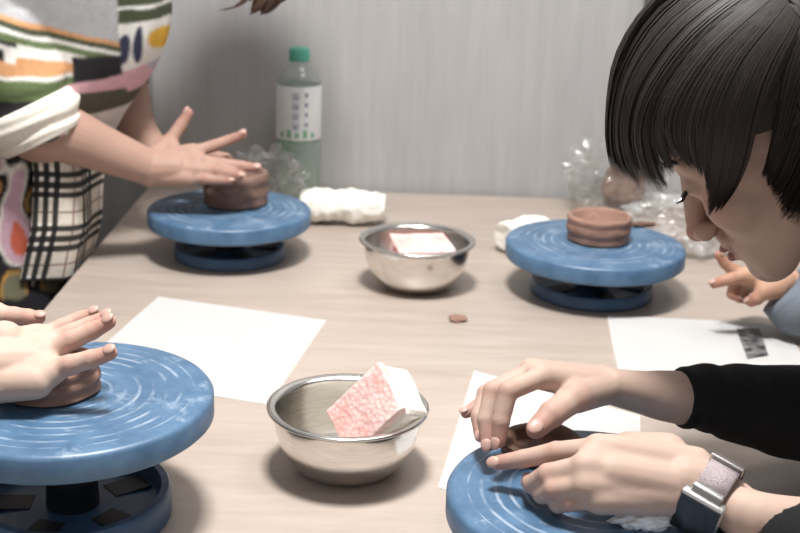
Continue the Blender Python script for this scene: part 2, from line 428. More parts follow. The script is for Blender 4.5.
# ================================================================== BANDING WHEELS
def wheel(loc, s, label, rz, h=.070):
    t = thing('banding_wheel', label, 'pottery wheel', loc, 'blue banding wheels on the table'); t.rotation_euler.z = rz
    R, th = .1177*s, .0235
    bm = bmesh.new()
    lathe(bm, [(0,h),(R*.12,h),(R*.5,h+.0004),(R-.006,h),(R-.002,h-.0012),(R,h-.004),(R,h-th+.003),(R-.003,h-th),(R-.010,h-th),(R-.012,h-th+.006),(R*.35,h-th+.004),(0,h-th+.004)], 128)
    from_bm('wheel_head', bm, M['blue'], t, autosmooth=.7)
    bm = bmesh.new(); r = .0810*s; fh = .017 if h < .1 else .026                      # dished foot with a raised rim
    lathe(bm, [(0,.012),(r*.45,.012),(r*.80,.010),(r-.012,.012),(r-.008,fh),(r-.002,fh),(r,fh-.003),(r,.002),(r-.002,0),(r-.012,0),(0,.001)], 96)
    f = from_bm('base', bm, M['blue_base_shaded'], t, autosmooth=.6)
    for k in range(5):                                 # dark openings in the foot
        a = k*2*math.pi/5 + .4; bm = bmesh.new()
        box(bm, (math.cos(a)*r*.62, math.sin(a)*r*.62, .0118), (r*.42, r*.30, .002), Matrix.Rotation(a, 3, 'Z'), .0006)
        from_bm('opening', bm, M['iron'], f, smooth=False)
    bm = bmesh.new(); lathe(bm, [(0,.011),(.022*s,.011),(.021*s,.03),(.027*s,.045),(.030*s,h-th+.005),(0,h-th+.005)], 48)
    from_bm('spindle', bm, M['iron'], t, autosmooth=.6)
    for k in range(6):                                 # ribs under the head
        a = k*math.pi/3 + .25; bm = bmesh.new(); x0, x1, z1 = .028*s, R*.88, h-th+.004
        for yy in (-.0025, .0025): 
            for (x, z) in ((x0, z1-.021), (x0, z1), (x1, z1), (x1, z1-.004)): bm.verts.new((x, yy, z))
        v = list(bm.verts)
        bm.faces.new(v[:4]); bm.faces.new(v[4:][::-1])
        for i in range(4): j = (i+1)%4; bm.faces.new((v[i], v[4+i], v[4+j], v[j]))
        bmesh.ops.rotate(bm, verts=bm.verts[:], cent=(0,0,0), matrix=Matrix.Rotation(a, 3, 'Z'))
        from_bm('rib', bm, M['iron'], t, smooth=False)
    return t
WFL, WBL, WBR, WFR = V((-.266,.913,0)), V((-.2410,1.655,0)), V((.2559,1.5499,0)), V((.160,.853,0))
wheel(WFL, 1.0, 'blue banding wheel at the left edge, scuffed with pale clay, nearest on the left', .3, .112)
wheel(WBL, .965, 'smaller blue banding wheel in front of the green-capped bottle', 1.1)
wheel(WBR, 1.0, 'blue banding wheel at back right carrying a clay ring with no hands on it', 2.0)
wheel(WFR, 1.0, 'blue banding wheel in front at right under the hands of the person in black', .9)

# ================================================================== CLAY
def pot(loc, r, h, wall, label, mat, seed, lean=.0, wob=.04, floor=True, bands=2):
    bm = bmesh.new(); r0 = r
    prof = [(0,0),(r*.9,0),(r*.99,.002)]
    for k in range(1, 9): 
        zz = h*k/9; prof.append((r*(1.0+lean*k/9) + .0012*math.cos(k/9*math.pi*2*bands), zz))
    prof += [(r*(1+lean)-.001, h-.001), (r*(1+lean)-wall*.5, h+.001), (r*(1+lean)-wall, h-.002), (r-wall, h*.3), (r*.5, h*.22), (0, h*.2)]
    lathe(bm, prof, 72)
    for v in bm.verts:
        o = noise.noise(V((v.co.x*38+seed*9, v.co.y*38, v.co.z*30)))
        k = 1 + wob*o; v.co.x *= k; v.co.y *= k
        if v.co.z > .004: v.co.z += .0022*noise.noise(V((v.co.x*30+seed, v.co.y*30, 4)))
    return tag(from_bm('clay_pot', bm, mat, loc=loc), label, 'clay pot', 'clay pots on the banding wheels')
HZ = .0704
cb = q(236, 203, HZ); pot(cb, .0455, .047, .009, 'brown clay cylinder being shaped on the wheel beside the bottle', M['clay'], 1, .0, .05, bands=2.5)
cr = q(598, 240, HZ); pot(cr, .0405, .034, .008, 'low reddish clay ring standing alone on the back right wheel', M['clay_warm'], 2, .06, .05)
HZL = .1124; cl = q(51, 389, HZL); pot(cl, .0405, .026, .010, 'squat brown clay pot pressed under the hand at left edge', M['clay_warm'], 3, -.04, .04)
cf = q(541, 452, HZ); pot(cf, .032, .013, .009, 'dark wet clay bowl pinched between two hands at front right', M['clay_dark'], 4, .05, .05)
def lump(name, loc, r, mat, label, cat, seed, rot=0, amp=.35, fr=1.6):
    bm = bmesh.new(); bmesh.ops.create_icosphere(bm, subdivisions=5, radius=1)
    for v in bm.verts:
        k = 1 + amp*noise.fractal(v.co*fr + V((seed*5,0,0)), 1.0, 2.0, 3)
        c = v.co*k; v.co = V((c.x*r[0], c.y*r[1], max(c.z, -.8)*r[2]))
    mz = min(v.co.z for v in bm.verts)
    bmesh.ops.translate(bm, verts=bm.verts[:], vec=(0,0,-mz)); bmesh.ops.rotate(bm, verts=bm.verts[:], cent=(0,0,0), matrix=Matrix.Rotation(rot, 3, 'Z'))
    return tag(from_bm(name, bm, mat, loc=loc), label, cat)
lump('clay_crumb', q(457.5, 320, 0), (.0105,.0115,.003), M['clay_warm'], 'small flat brown clay crumb lying on the table behind the front bowl', 'clay crumb', 5)
lump('clay_scrap', q(641, 226.5, HZ), (.017,.006,.004), M['clay_dark'], 'thin dark clay scrap lying on the wheel right of the clay ring', 'clay scrap', 6, .1)
lump('clay_block', q(622, 206, 0), (.034,.045,.042), M['clay'], 'brown lump of clay wrapped in the crumpled clear bag at back right', 'clay lump', 8, .2, .2)

# ================================================================== BOWLS AND SPONGES
def bowl(loc, s, label):
    t = thing('mixing_bowl', label, 'bowl', loc, 'steel bowls on the table')
    R, h = .0735*s, .062*s; bm = bmesh.new(); outer = [(0,.0),(.026*s,0),(.030*s,.0012)]; 
    rs = lambda k: .030*s + (R*.915-.030*s)*math.sin(k*math.pi/2)**.85
    zs = lambda k: h*(1-math.cos(k*math.pi/2))**.93 + .0012*(1-k)
    for k in range(1, 15): outer.append((rs(k/14), zs(k/14)))
    inner = [(max(0, r-.0012), z+.0010) for r, z in outer][::-1]; inner[-1] = (0, inner[-1][1]); inner[-2] = (inner[-2][0], inner[-1][1])
    lathe(bm, outer+inner, 96); from_bm('shell', bm, M['steel'], t)
    bm = bmesh.new(); c0 = R*.915
    lathe(bm, [(c0-.0012,h+.0006),(c0+.002,h+.0016),(R-.002,h+.0020),(R,h+.0006),(R-.0005,h-.0012),(R-.003,h-.0006),(c0,h-.0008),(c0-.0012,h+.0006)], 96)
    from_bm('rim', bm, M['steel'], t); return t
BF, BB = V((-.0425,1.0168,0)), V((.0215,1.5479,0))
bowl(BF, 1.0, 'steel bowl in front with a pink and cream sponge sticking up over its rim')
bowl(BB, 1.05, 'steel bowl further back with a pink sponge lying low inside')
def sponge(name, loc, s, rot, label, pink):
    t = thing(name, label, 'sponge', loc, 'sponges in the steel bowls'); t.rotation_euler = rot.to_euler()
    for nm, mt, z0, z1, mat in (('foam', M['sponge_white'] if not pink else M['sponge_pink'], -.5, .3, 0), ('scrub_layer', M['sponge_pink'], .3, .5, 1)):
        bm = bmesh.new(); box(bm, (0,0,s[2]*(z0+z1)/2), (s[0], s[1], s[2]*(z1-z0)), bev=.010 if mat == 0 else .0038)
        bmesh.ops.subdivide_edges(bm, edges=bm.edges[:], cuts=3, use_grid_fill=True)
        for v in bm.verts:
            n_ = noise.noise_vector(v.co*55); v.co += n_*(.0018 if mat else .0012) + noise.noise_vector(v.co*22)*.002
        from_bm(nm, bm, mt, t)
    return t
def axes(x, y, z): return Matrix((V(x).normalized(), V(y).normalized(), V(z).normalized())).transposed()
# front sponge: net face turned to the camera's left, leaning over the right side of the rim
zf = V((-.66,-.64,.40)).normalized(); xf = V((.66,-.05,.62)); xf = (xf - zf*xf.dot(zf)).normalized(); yf = zf.cross(xf)
sponge('sponge', p(379, 413, 1.015), (.074,.056,.044), axes(xf, yf, zf), 'pink net and cream foam sponge leaning out of the front steel bowl', 0)
zf = V((.03,-.10,.99)).normalized(); xf = V((1,.25,.0)); xf = (xf - zf*xf.dot(zf)).normalized(); yf = zf.cross(xf)
sponge('sponge', BB+V((.006,-.006,.047)), (.076,.064,.034), axes(xf, yf, zf), 'pink sponge lying flat inside the steel bowl further back', 1)

# ================================================================== PAPERS
def sheet(name, pts, label, z=.0006, curl=0):
    bm = bmesh.new(); n = 14; a, b, c, d = [V(x) for x in pts]; grid = []
    for i in range(n+1):
        row = []
        for j in range(n+1):
            u, v = i/n, j/n; w = a.lerp(b, u).lerp(d.lerp(c, u), v)
            w.z = z + curl*(max(0, u-.8)**2*8 + max(0, v-.85)**2*6) + .0006*abs(noise.noise(w*9))
            row.append(bm.verts.new(w))
        grid.append(row)
    for i in range(n):
        for j in range(n): bm.faces.new((grid[i][j], grid[i+1][j], grid[i+1][j+1], grid[i][j+1]))
    bmesh.ops.solidify(bm, geom=bm.faces[:], thickness=.0003)
    c0 = (a+c)/2; c0.z = 0
    o = from_bm(name, bm, M['paper'], loc=c0, base=c0, smooth=False); return tag(o, label, 'paper', 'white paper sheets on the table')
A, B, Cc = q(158.5,297), q(326.5,320.5), q(268.5,405.5)
sheet('paper_sheet', (A, B, Cc, A + (Cc-B)), 'blank white sheet lying at left between the front bowl and back left wheel')
r1, r2 = q(607,316), q(783,325); r3 = q(817,380); r4 = q(622,392)
ps = sheet('paper_sheet', (r1, r2, r3, r4), 'white sheet with a small dark printed picture beneath the black right sleeve', .0012)
s1 = q(474,371); sx = (q(640,416)-s1); s4 = q(438,488)
sheet('paper_sheet', (s1, s1+sx, s1+sx+(s4-s1), s4), 'white sheet under the front right wheel and working hands', .0006)
# printed picture: a child of its sheet
c0 = ps.location.copy(); bm = bmesh.new(); pv = [q(736,331,.0), q(759,330,.0), q(768,357,.0), q(747,360,.0)]
f = bm.faces.new([bm.verts.new(v - c0 + V((0,0,.0026))) for v in pv]); f.normal_update()
from_bm('printed_picture', bm, M['print'], ps, smooth=False)

# ================================================================== BOTTLE
bt = p(298, 195, 1.99); bt.z = 0
bt = thing('plastic_bottle', 'clear plastic drink bottle with teal cap and white label behind the back left wheel', 'bottle', bt); BS = 1.10
bm = bmesh.new(); lathe(bm, [(0,.004),(.018,.003),(.026,0),(.0315,.006),(.033,.014),(.0325,.025),(.0335,.032),(.0325,.040),(.0335,.047),(.0325,.055),(.0335,.064),(.033,.075),(.033,.168),(.0325,.174),(.029,.184),(.021,.194),(.0150,.200),(.0140,.204),(.016,.206),(.0135,.208),(.0130,.222)], 64)
from_bm('bottle_body', bm, M['pet'], bt)
bm = bmesh.new(); lathe(bm, [(0,.006),(.025,.004),(.0305,.010),(.0318,.03),(.0318,.088),(.030,.091),(0,.091)], 48)
from_bm('drink', bm, M['green_pet'], bt)
bm = bmesh.new(); lathe(bm, [(0,.226),(.0125,.226),(.0152,.2235),(.0155,.208),(.0150,.2065)], 48)
for v in bm.verts:
    a = math.atan2(v.co.y, v.co.x)
    if v.co.z < .222 and v.co.xy.length > .01: v.co.x *= 1+.015*math.cos(a*24); v.co.y *= 1+.015*math.cos(a*24)
from_bm('cap', bm, M['teal'], bt)
bm = bmesh.new(); lathe(bm, [(.0334,.094),(.0338,.095),(.0338,.172),(.0334,.173)], 64); lb = from_bm('bottle_label', bm, M['label'], bt)
# blurred upright lettering on the label: short strokes in two columns
bm = bmesh.new(); rnd = random.Random(3)
def stroke(a0, a1, z0, z1):
    r = .0341; vs = [bm.verts.new((r*math.sin(a), -r*math.cos(a), z)) for a, z in ((a0,z0),(a1,z0),(a1,z1),(a0,z1))]; bm.faces.new(vs)
for col, a in ((0, -.05), (1, .42)):
    for k in range(4):
        z = .164 - k*.0145; w = .17 if col == 0 else .07; hh = .011 if col == 0 else .006
        stroke(a-w, a+w, z-.0018, z); stroke(a-w*.9, a+w*.9, z-hh*.55, z-hh*.4)
        stroke(a-.03, a+.03, z-hh, z); stroke(a+w*.55, a+w*.75, z-hh, z-hh*.35); stroke(a-w*.8, a-w*.6, z-hh*.95, z-hh*.5)
from_bm('lettering', bm, M['label_ink'], lb, smooth=False)
bm = bmesh.new()
for k in range(5): stroke(-.8+.36*k, -.62+.36*k,   .098, .106 + .004*(k%2))
from_bm('leaf_print', bm, M['label_green'], lb, smooth=False)

bt.scale = (BS, BS, BS*1.01)
# ================================================================== CRUMPLED FILM, TOWEL, TISSUES
def film(name, loc, r, mat, label, seed, rot=0, drape=0):
    bm = bmesh.new(); bmesh.ops.create_icosphere(bm, subdivisions=5, radius=1); s = V((seed*3.1, seed*1.7, 0))
    for v in bm.verts:
        a = noise.cell_vector(v.co*2.3+s); 
        k = 1 + .30*(abs(noise.noise(v.co*2.2+s))*2-.5) + .20*(abs(noise.noise(v.co*5.1+s))*2-.5)
        c = v.co*k; v.co = V((c.x*r[0], c.y*r[1], c.z*r[2]))
    mz = min(v.co.z for v in bm.verts); cut = mz*.72
    for v in bm.verts: v.co.z = max(v.co.z, cut + .15*(v.co.z-cut))
    mz = min(v.co.z for v in bm.verts)
    bmesh.ops.translate(bm, verts=bm.verts[:], vec=(0,0,-mz+.0005)); bmesh.ops.rotate(bm, verts=bm.verts[:], cent=(0,0,0), matrix=Matrix.Rotation(rot, 3, 'Z'))
    bmesh.ops.decimate if False else None
    return tag(from_bm(name, bm, mat, loc=loc, smooth=False), label, 'plastic bag')
film('plastic_bag', q(614, 210, 0)+V((.0,-.0,0)), (.085,.055,.062), M['wrap'], 'crumpled clear plastic bag around a clay lump behind the back right wheel', 1)
film('plastic_bag', V((.43,1.76,0)), (.10,.05,.045), M['wrap_milky'], 'milky crumpled plastic bag lying flat behind the bent face at right', 2)
film('plastic_bag', V((-.205,1.845,0)), (.055,.030,.058), M['wrap'], 'crumpled clear plastic wrap standing between clay cylinder and bottle', 3)
def roll(name, a, b, r, mat, label, cat, seed, flat=.75):
    bm = bmesh.new(); a, b = V(a), V(b); pts = [a.lerp(b, k/5) + V((0,0,.004*noise.noise(V((k,seed,0))))) for k in range(6)]
    sweep(bm, pts, [r*.86, r*1.02, r*.95, r*1.04, r*.98, r*.80], 40, 32, flat, r*.06, seed, True, V((0,0,1)))
    me = remesh(bm, .0022, 4); displace(me, lambda c: .0035*noise.noise(c*38+V((seed,0,0))) + .0015*noise.noise(c*110))
    mz = co_array(me)[:,2].min(); base = (a+b)/2; base.z = mz
    return tag(finish(name, me, mat, loc=(base.x, base.y, 0), base=base), label, cat)
roll('folded_towel', q(301, 209, .020), q(385, 212, .020), .033, M['white_cloth'], 'white folded cotton towel lying behind the back steel bowl', 'towel', 2)
roll('folded_tissue', q(503, 242, .018), q(545, 234, .018), .029, M['white_cloth'], 'small folded white cloth tucked beside the back right wheel', 'cloth', 5, .8)
tl = lump('paper_scrap', q(642, 526, HZ), (.021,.010,.007), M['paper'], 'torn crumpled white scrap lying on the front right wheel under the wrist', 'paper scrap', 9, .1, .45, 2.2)
# ================================================================== HAIR TOOLS
def lock_mesh(bm, uvl, pts, normals, width, thick, u0):
    n = len(pts); rings = []
    for k in range(n):
        t = k/(n-1); a = pts[max(k-1,0)]; b = pts[min(k+1,n-1)]; d = (b-a).normalized()
        nn = normals[k]; nn = (nn - d*nn.dot(d)).normalized(); s = d.cross(nn)
        w = width*(.55+.45*math.sin(min(1, t*1.6)*math.pi/2))*(1 if t < .62 else max(.04, (1-(t-.62)/.38)**.75))
        th = thick*(1 if t < .7 else max(.1, 1-(t-.7)/.3))
        c = pts[k]
        rings.append([bm.verts.new(x) for x in (c-s*w, c-s*w*.5+nn*th*.75, c+nn*th, c+s*w*.5+nn*th*.75, c+s*w, c-nn*th*.4)])
    for k in range(n-1):
        for i in range(6):
            j = (i+1) % 6; f = bm.faces.new((rings[k][i], rings[k][j], rings[k+1][j], rings[k+1][i]))
            us = [i/5, (i+1)/5, (i+1)/5, i/5]; vs = [k/(n-1)]*2 + [(k+1)/(n-1)]*2
            for l, uu, vv in zip(f.loops, us, vs): l[uvl].uv = (u0+uu*.3, vv+u0*3)
    bm.faces.new(rings[0]); bm.faces.new(rings[-1])
def face_mesh(bm, Wd, k=1.0):
    """head in its own axes (cm, X to the face, Y left, Z up); Wd maps to the scene"""
    def P(x, y, z): return Wd @ V((x/100*k, y/100*k, z/100*k))
    R3 = Wd.to_3x3()
    def E(c, r): ball(bm, P(*c), tuple(x/100*k for x in r), R3, 28)
    def K(a, ra, b_, rb): capsule(bm, P(*a), ra/100*k, P(*b_), rb/100*k, 18)
    E((-.4,0,1.2), (9.2,7.4,8.9)); E((2.2,0,-2.2), (6.6,6.5,6.4)); E((3.0,0,-6.0), (5.4,5.4,5.8))
    E((6.0,0,1.8), (3.2,5.6,4.2)); E((6.2,0,-11.7), (2.2,2.5,2.0)); E((5.0,0,-9.8), (3.4,3.8,2.8)); E((2.5,0,-8.0), (5.0,5.3,4.4))
    for s in (-1, 1):
        K((-.6,4.6*s,-6.6), 2.0, (5.4,1.9*s,-11.5), 1.8); E((4.9,3.3*s,-5.6), (2.9,2.7,2.9)); K((7.9,1.0*s,-1.1), 1.0, (6.2,4.9*s,-1.2), 1.0)
    return P
def face_features(bm, Wd, k=1.0):
    def P(x, y, z): return Wd @ V((x/100*k, y/100*k, z/100*k))
    R3 = Wd.to_3x3()
    def E(c, r): ball(bm, P(*c), tuple(x/100*k for x in r), R3, 28)
    def K(a, ra, b_, rb): capsule(bm, P(*a), ra/100*k, P(*b_), rb/100*k, 18)
    for s in (-1, 1):
        E((6.65,3.1*s,-2.9), (1.6,1.6,1.4)); E((9.4,1.15*s,-7.0), (1.0,.78,.8))
        E((-1.0,6.5*s,-2.9), (1.6,.55,2.7)); E((-.5,6.7*s,-4.6), (.8,.5,.9))
    K((8.0,0,-1.8), .8, (9.9,0,-6.0), .92); E((10.2,0,-6.8), (1.05,1.1,.95)); K((8.8,0,-7.5), .7, (8.5,0,-8.2), .8)
    E((8.0,0,-8.6), (1.1,2.0,.76)); E((8.4,0,-8.95), (.8,1.9,.46)); E((8.1,0,-10.0), (.9,1.75,.6)); E((7.3,0,-9.6), (1.0,2.4,1.0))
def build_head(extra, Wd, k=1.0, v=.002):
    bm = bmesh.new(); face_mesh(bm, Wd, k); extra(bm); me = remesh(bm, v, int(.07/v))
    bm = bmesh.new(); bm.from_mesh(me); bpy.data.meshes.remove(me); face_features(bm, Wd, k)
    return remesh(bm, v*.9, 7)
# ================================================================== PERSON IN BLACK (right)
HC = p(739, 98, 1.0); aT = math.radians(40)
fX = V((-math.cos(aT), .05, -math.sin(aT))).normalized(); lY = V((0,-1,0)); lY = (lY - fX*lY.dot(fX)).normalized(); uZ = fX.cross(lY)
WC = Matrix.Translation(HC) @ Matrix((fX, lY, uZ)).transposed().to_4x4()
aF = math.radians(40.5); KF = 1.04
fF = V((-math.cos(aF), .36, -math.sin(aF))).normalized(); lF = V((0,-1,.26)); lF = (lF - fF*lF.dot(fF)).normalized()
WF = Matrix.Translation(p(763, 97, 1.0)) @ Matrix((fF, lF, fF.cross(lF))).transposed().to_4x4()
baseC = V((.86, .97, -T))
pc = thing('person', 'person with dark bobbed hair in a black sweater bending over the front right wheel', 'person', baseC)
ms = []; tint = []
PC = lambda x, y, z: WF @ V((x/100*KF, y/100*KF, z/100*KF))
def neckC(bm):
    capsule(bm, PC(-3.0,0,-6.5), .055, V((.49,1.01,.285)), .058, 24); capsule(bm, V((.49,1.01,.285)), .06, V((.60,.99,.22)), .085)
ms.append(build_head(neckC, WF, KF)); tint.append((PC(10.2,0,-6.9), .02)); tint.append((PC(6.4,4.2,-5.2), .022)); tint.append((PC(8.6,0,-9.4), .013))
# right arm and hand (far side), fingers reaching down to the clay
bm = bmesh.new(); Z0 = HZ + .009
rW = [p(604,385,.955), p(640,392,.972), p(682,398,.985), V((.405,1.03,.062)), V((.43,1.035,.065))]
sweep(bm, rW, [.0165, .0205, .0262, .036, .037], 24, 24, .9, flatdir=V((0,.4,.9)))
Fg = [[p(541,377,.905), p(508,391,.885), p(501,421,.876), g(499,441,.872, Z0)],
      [p(533,372,.922), p(493,391,.908), p(486,420,.895), g(488,444,.885, Z0)],
      [p(531,370,.940), p(486,394,.935), p(479,417,.918), g(481,436,.905, Z0)],
      [p(534,371,.957), p(497,390,.965), p(480,404,.958), p(466,413,.950)]]
th = [p(597,391,.938), p(575,397,.905), p(552,414,.885), p(536,429,.874)]
hand(bm, p(603,390,.945), p(603,380,.968), Fg, th, [.0078,.0080,  .0076,.0066,.0106], tint, V((-.35,-.25,.9)), V((-.2,-.7,.6)))
ms.append(remesh(bm, .0017, 6))
# left arm and hand (near side), index finger lying along the rim of the clay
bm = bmesh.new()
lW = [p(706,488,.812), p(726,500,.808), q(765,522,.086), V((.375,.81,.062)), V((.43,.825,.058))]
sweep(bm, lW, [.0222, .0218, .0236, .033, .037], 24, 24, .86, flatdir=V((0,.75,.6)))
Fl = [[p(598,448,.822), p(556,452,.838), p(523,459,.848), g(497,463,.855, Z0)],
      [p(585,466,.806), p(548,474,.816), p(532,484,.828), p(528,482,.842)],
      [p(586,484,.798), p(554,489,.806), p(542,495,.818), p(541,492,.832)],
      [p(598,499,.795), p(570,503,.800), p(558,506,.808), p(556,504,.822)]]
thl = [p(668,452,.840), p(628,446,.858), p(590,452,.872), p(560,456,.872)]
hand(bm, p(694,466,.822), p(684,500,.806), Fl, thl, [.0080,.0080,.0076,.0066,.0090], tint, V((.1,-.75,.65)), V((0,.5,.8)), .0125)
capsule(bm, p(694,466,.822), .0145, p(610,450,.822), .0125); capsule(bm, p(688,486,.810), .017, p(610,472,.806), .0145); capsule(bm, p(680,496,.806), .015, p(612,492,.800), .013)
capsule(bm, p(706,488,.812), .0222, p(686,480,.812), .020)
ms.append(remesh(bm, .0017, 13))
me = join_meshes(ms); set_tint(me, tint)
finish('body', me, M['skin_c'], pc, base=baseC); nails_for(pc, baseC)
# eyes: eyeball, lashes and brow for each side; lips
for s in (-1, 1):
    bm = bmesh.new(); ball(bm, PC(6.85,3.1*s,-2.95), .0128, WF.to_3x3(), 20)
    eb = from_bm('eye', bm, M["eye_white"], pc, base=baseC)
    bm = bmesh.new(); pts = [PC(6.85+1.80*math.cos(t), s*(3.1+1.8*math.sin(t)), -2.9-.35*math.cos(t)) for t in [(-1.0+.25*k) for k in range(9)]]
    sweep(bm, pts, [.0006]+[.0017]*7+[.0006], 16, 8); sweep(bm, [pts[6], PC(8.2,s*5.3,-3.3), PC(8.6,s*5.9,-3.2)], [.0017,.0012,.0004], 6, 6)
    from_bm('eyelash', bm, M['lash'], pc, base=baseC)
    bm = bmesh.new(); sweep(bm, [PC(8.95,1.2*s,-.9), PC(8.3,3.2*s,-.3), PC(6.6,5.3*s,-.9)], [.002,.0028,.001], 10, 8); from_bm('eyebrow', bm, M['hair_c'], pc, base=baseC)
bm = bmesh.new(); R3 = WF.to_3x3()
ball(bm, PC(8.78,0,-9.02), (.0070,.0185,.0040), R3, 20); ball(bm, PC(8.55,0,-9.95), (.0074,.0170,.0050), R3, 20); from_bm('lips', bm, M['lip'], pc, base=baseC)
bm = bmesh.new(); ball(bm, PC(9.5,1.0,-7.62), (.0042,.0034,.0022), R3, 14); ball(bm, PC(9.5,-1.0,-7.62), (.0042,.0034,.0022), R3, 14); from_bm('nostrils', bm, M['lash'], pc, base=baseC)
# hair: guides measured on the near side of the head, mirrored to the far side
ell_c = V((-.3,0,1.2))/100; ell_r = V((11.0,9.2,10.6))/100
WI = WC.inverted(); CL = WI @ _C
def hair_hit(px, py, k):
    d = (WI.to_3x3() @ ray(px, py)); o = CL - ell_c
    o2 = V([o[i]/ell_r[i] for i in range(3)]); d2 = V([d[i]/ell_r[i] for i in range(3)])
    A_, B_, C_ = d2.dot(d2), 2*o2.dot(d2), o2.dot(o2)-1; D = B_*B_-4*A_*C_
    Yk = HC.y - k
    if D > 0:
        t = (-B_-math.sqrt(D))/(2*A_); h = WC @ (CL + d*t)
        if h.y < Yk: return WI @ h
    return WI @ p(px, py, Yk)
GD = [(.000, [(800,-34),(720,-38),(652,0),(615,60),(605,120),(608,160),(619,186)]),
      (.022, [(802,-33),(735,-22),(672,20),(632,75),(619,125),(624,165),(641,193)]),
      (.040, [(804,-32),(750,-8),(693,36),(654,88),(641,130),(648,165),(664,196)]),
      (.050, [(806,-31),(762,2),(712,46),(680,90),(668,120),(671,142),(681,162)]),
      (.060, [(808,-30),(774,10),(732,56),(708,100),(700,135),(701,158),(705,180)]),
      (.070, [(810,-29),(786,16),(754,62),(735,108),(727,150),(720,185),(708,217)]),
      (.076, [(812,-28),(797,20),(772,66),(756,112),(748,152),(736,186),(716,214)]),
      (.082, [(815,-28),(810,25),(797,70),(784,110),(776,140),(771,160),(765,178)]),
      (.086, [(818,-28),(825,30),(820,80),(806,130),(792,168),(782,185),(773,198)]),
      (.086, [(822,-26),(845,40),(842,95),(826,145),(806,188),(795,205),(783,221)]),
      (.080, [(826,-24),(866,50),(872,115),(852,170),(832,208),(820,220),(806,230)]),
      (.060, [(830,-22),(892,50),(902,120),(890,180),(872,215),(860,228),(846,240)]),
      (.000, [(832,-20),(912,60),(922,130),(910,195),(892,225),(880,236),(866,248)])]
guides = []
for k, pts in GD:
    n = len(pts); loc = []
    for i, (a, b_) in enumerate(pts): loc.append(hair_hit(a, b_, k*min(1, (i/(n-1))*1.6)))
    guides.append([V(x) for x in catmull(loc, 18)])
mir = lambda g_: [V((v.x, -v.y, v.z)) for v in g_]
allg = [(-(i), mir(g_)) for i, g_ in enumerate(guides)][::-1][:-1] + [(i, g_) for i, g_ in enumerate(guides)]
rnd = random.Random(11)
bm = bmesh.new(); uvl = bm.loops.layers.uv.new('UVMap')
def lerp_g(a, b_, t): return [x.lerp(y, t) for x, y in zip(a, b_)]
# under layer
sheetg = []
for (ia, ga), (ib, gb) in zip(allg, allg[1:]):
    for t in (0, .34, .67): sheetg.append((ia, ib, t, lerp_g(ga, gb, t)))
sheetg.append((allg[-1][0], allg[-1][0], 0, allg[-1][1]))
vr = []
for ia, ib, t, gg in sheetg:
    vr.append([bm.verts.new(WC @ (ell_c + (x-ell_c)*.955)) for x in gg])
for r_, (A_, B_) in enumerate(zip(vr, vr[1:])):
    ia, ib = sheetg[r_][0], sheetg[r_][1]; gap = {abs(ia), abs(ib)} == {6, 7}
    for k in range(18):
        if k >= (11 if gap else 15): continue
        f = bm.faces.new((A_[k], B_[k], B_[k+1], A_[k+1]))
        for l, (uu, vv) in zip(f.loops, ((0,k),(1,k),(1,k+1),(0,k+1))): l[uvl].uv = ((r_+uu)*.35, vv/18)
me_under = bpy.data.meshes.new('under'); bm.to_mesh(me_under); bm.free()
# strands: flat fibres gathered into locks that close to a point
VS, FS, UV = [], [], []; cL = np.array(ell_c); R3 = np.array(WC.to_3x3()); T3 = np.array(WC.translation); nrs = np.random.RandomState(4)
NP = 18
for (ia, ga), (ib, gb) in zip(allg, allg[1:]):
    gap = {abs(ia), abs(ib)} == {6, 7}; A0 = np.array(ga); B0 = np.array(gb); m_ = 15
    for k in range(m_):
        tc_ = (k + nrs.rand())/m_
        tg_ = tc_*.24 if tc_ < .55 else 1-(1-tc_)*.16
        cutL = nrs.uniform(.93, 1.02); lift = nrs.uniform(-.0045, -.0015); bend = nrs.uniform(-.02, .02)
        for q_ in range(26):
            dt = nrs.normal(0, .13 if not gap else .03); cut = cutL*nrs.uniform(.96, 1.0); u = np.linspace(0, cut, NP)
            t = tc_ + dt*(1-.72*np.clip((u-.45)/.55, 0, 1)**1.5) + bend*u*u
            if gap: sm_ = np.clip((u-.32)/.25, 0, 1); t = t*(1-sm_) + (tg_+dt*.3)*sm_
            t = np.clip(t, -.15 if not gap else 0, 1.15 if not gap else 1)
            x_ = np.minimum(u, 1)*18; i_ = np.minimum(x_.astype(int), 17); f_ = (x_-i_)[:, None]
            ext_ = np.maximum(u-1, 0)[:, None]*18
            Pa = A0[i_]*(1-f_) + A0[i_+1]*f_ + (A0[18]-A0[17])*ext_; Pb = B0[i_]*(1-f_) + B0[i_+1]*f_ + (B0[18]-B0[17])*ext_
            L_ = Pa*(1-t[:, None]) + Pb*t[:, None]
            L_ = cL + (L_-cL)*(1 + (lift + nrs.uniform(-.001, .003))/.10*np.clip(u*3, .3, 1))[:, None]
            W_ = L_ @ R3.T + T3; nr = (L_-cL) @ R3.T; nr /= np.linalg.norm(nr, axis=1)[:, None]
            tg = np.gradient(W_, axis=0); tg /= np.linalg.norm(tg, axis=1)[:, None]+1e-9; sd_ = np.cross(tg, nr)
            wd_ = .00062*np.where(u < .75*cut, 1, np.maximum(.12, (cut-u)/(.25*cut)))[:, None]
            b0 = len(VS)*2*NP; VS.append(np.stack([W_-sd_*wd_, W_+sd_*wd_], 1).reshape(-1, 3))
            r_ = np.arange(NP-1)*2 + b0; FS.append(np.stack([r_, r_+1, r_+3, r_+2], 1))
            uu = nrs.rand()*40; vv = np.repeat(np.stack([u[:-1], u[1:]], 1), 2, axis=1); UV.append(np.stack([np.full_like(vv, uu), vv], 2).reshape(-1, 2))
VS = np.concatenate(VS); FS = np.concatenate(FS); UV = np.concatenate(UV)
me_s = bpy.data.meshes.new('strands'); me_s.from_pydata(VS.tolist(), [], FS.tolist()); me_s.uv_layers.new(name='UVMap').data.foreach_set('uv', UV.ravel().astype(np.float32))
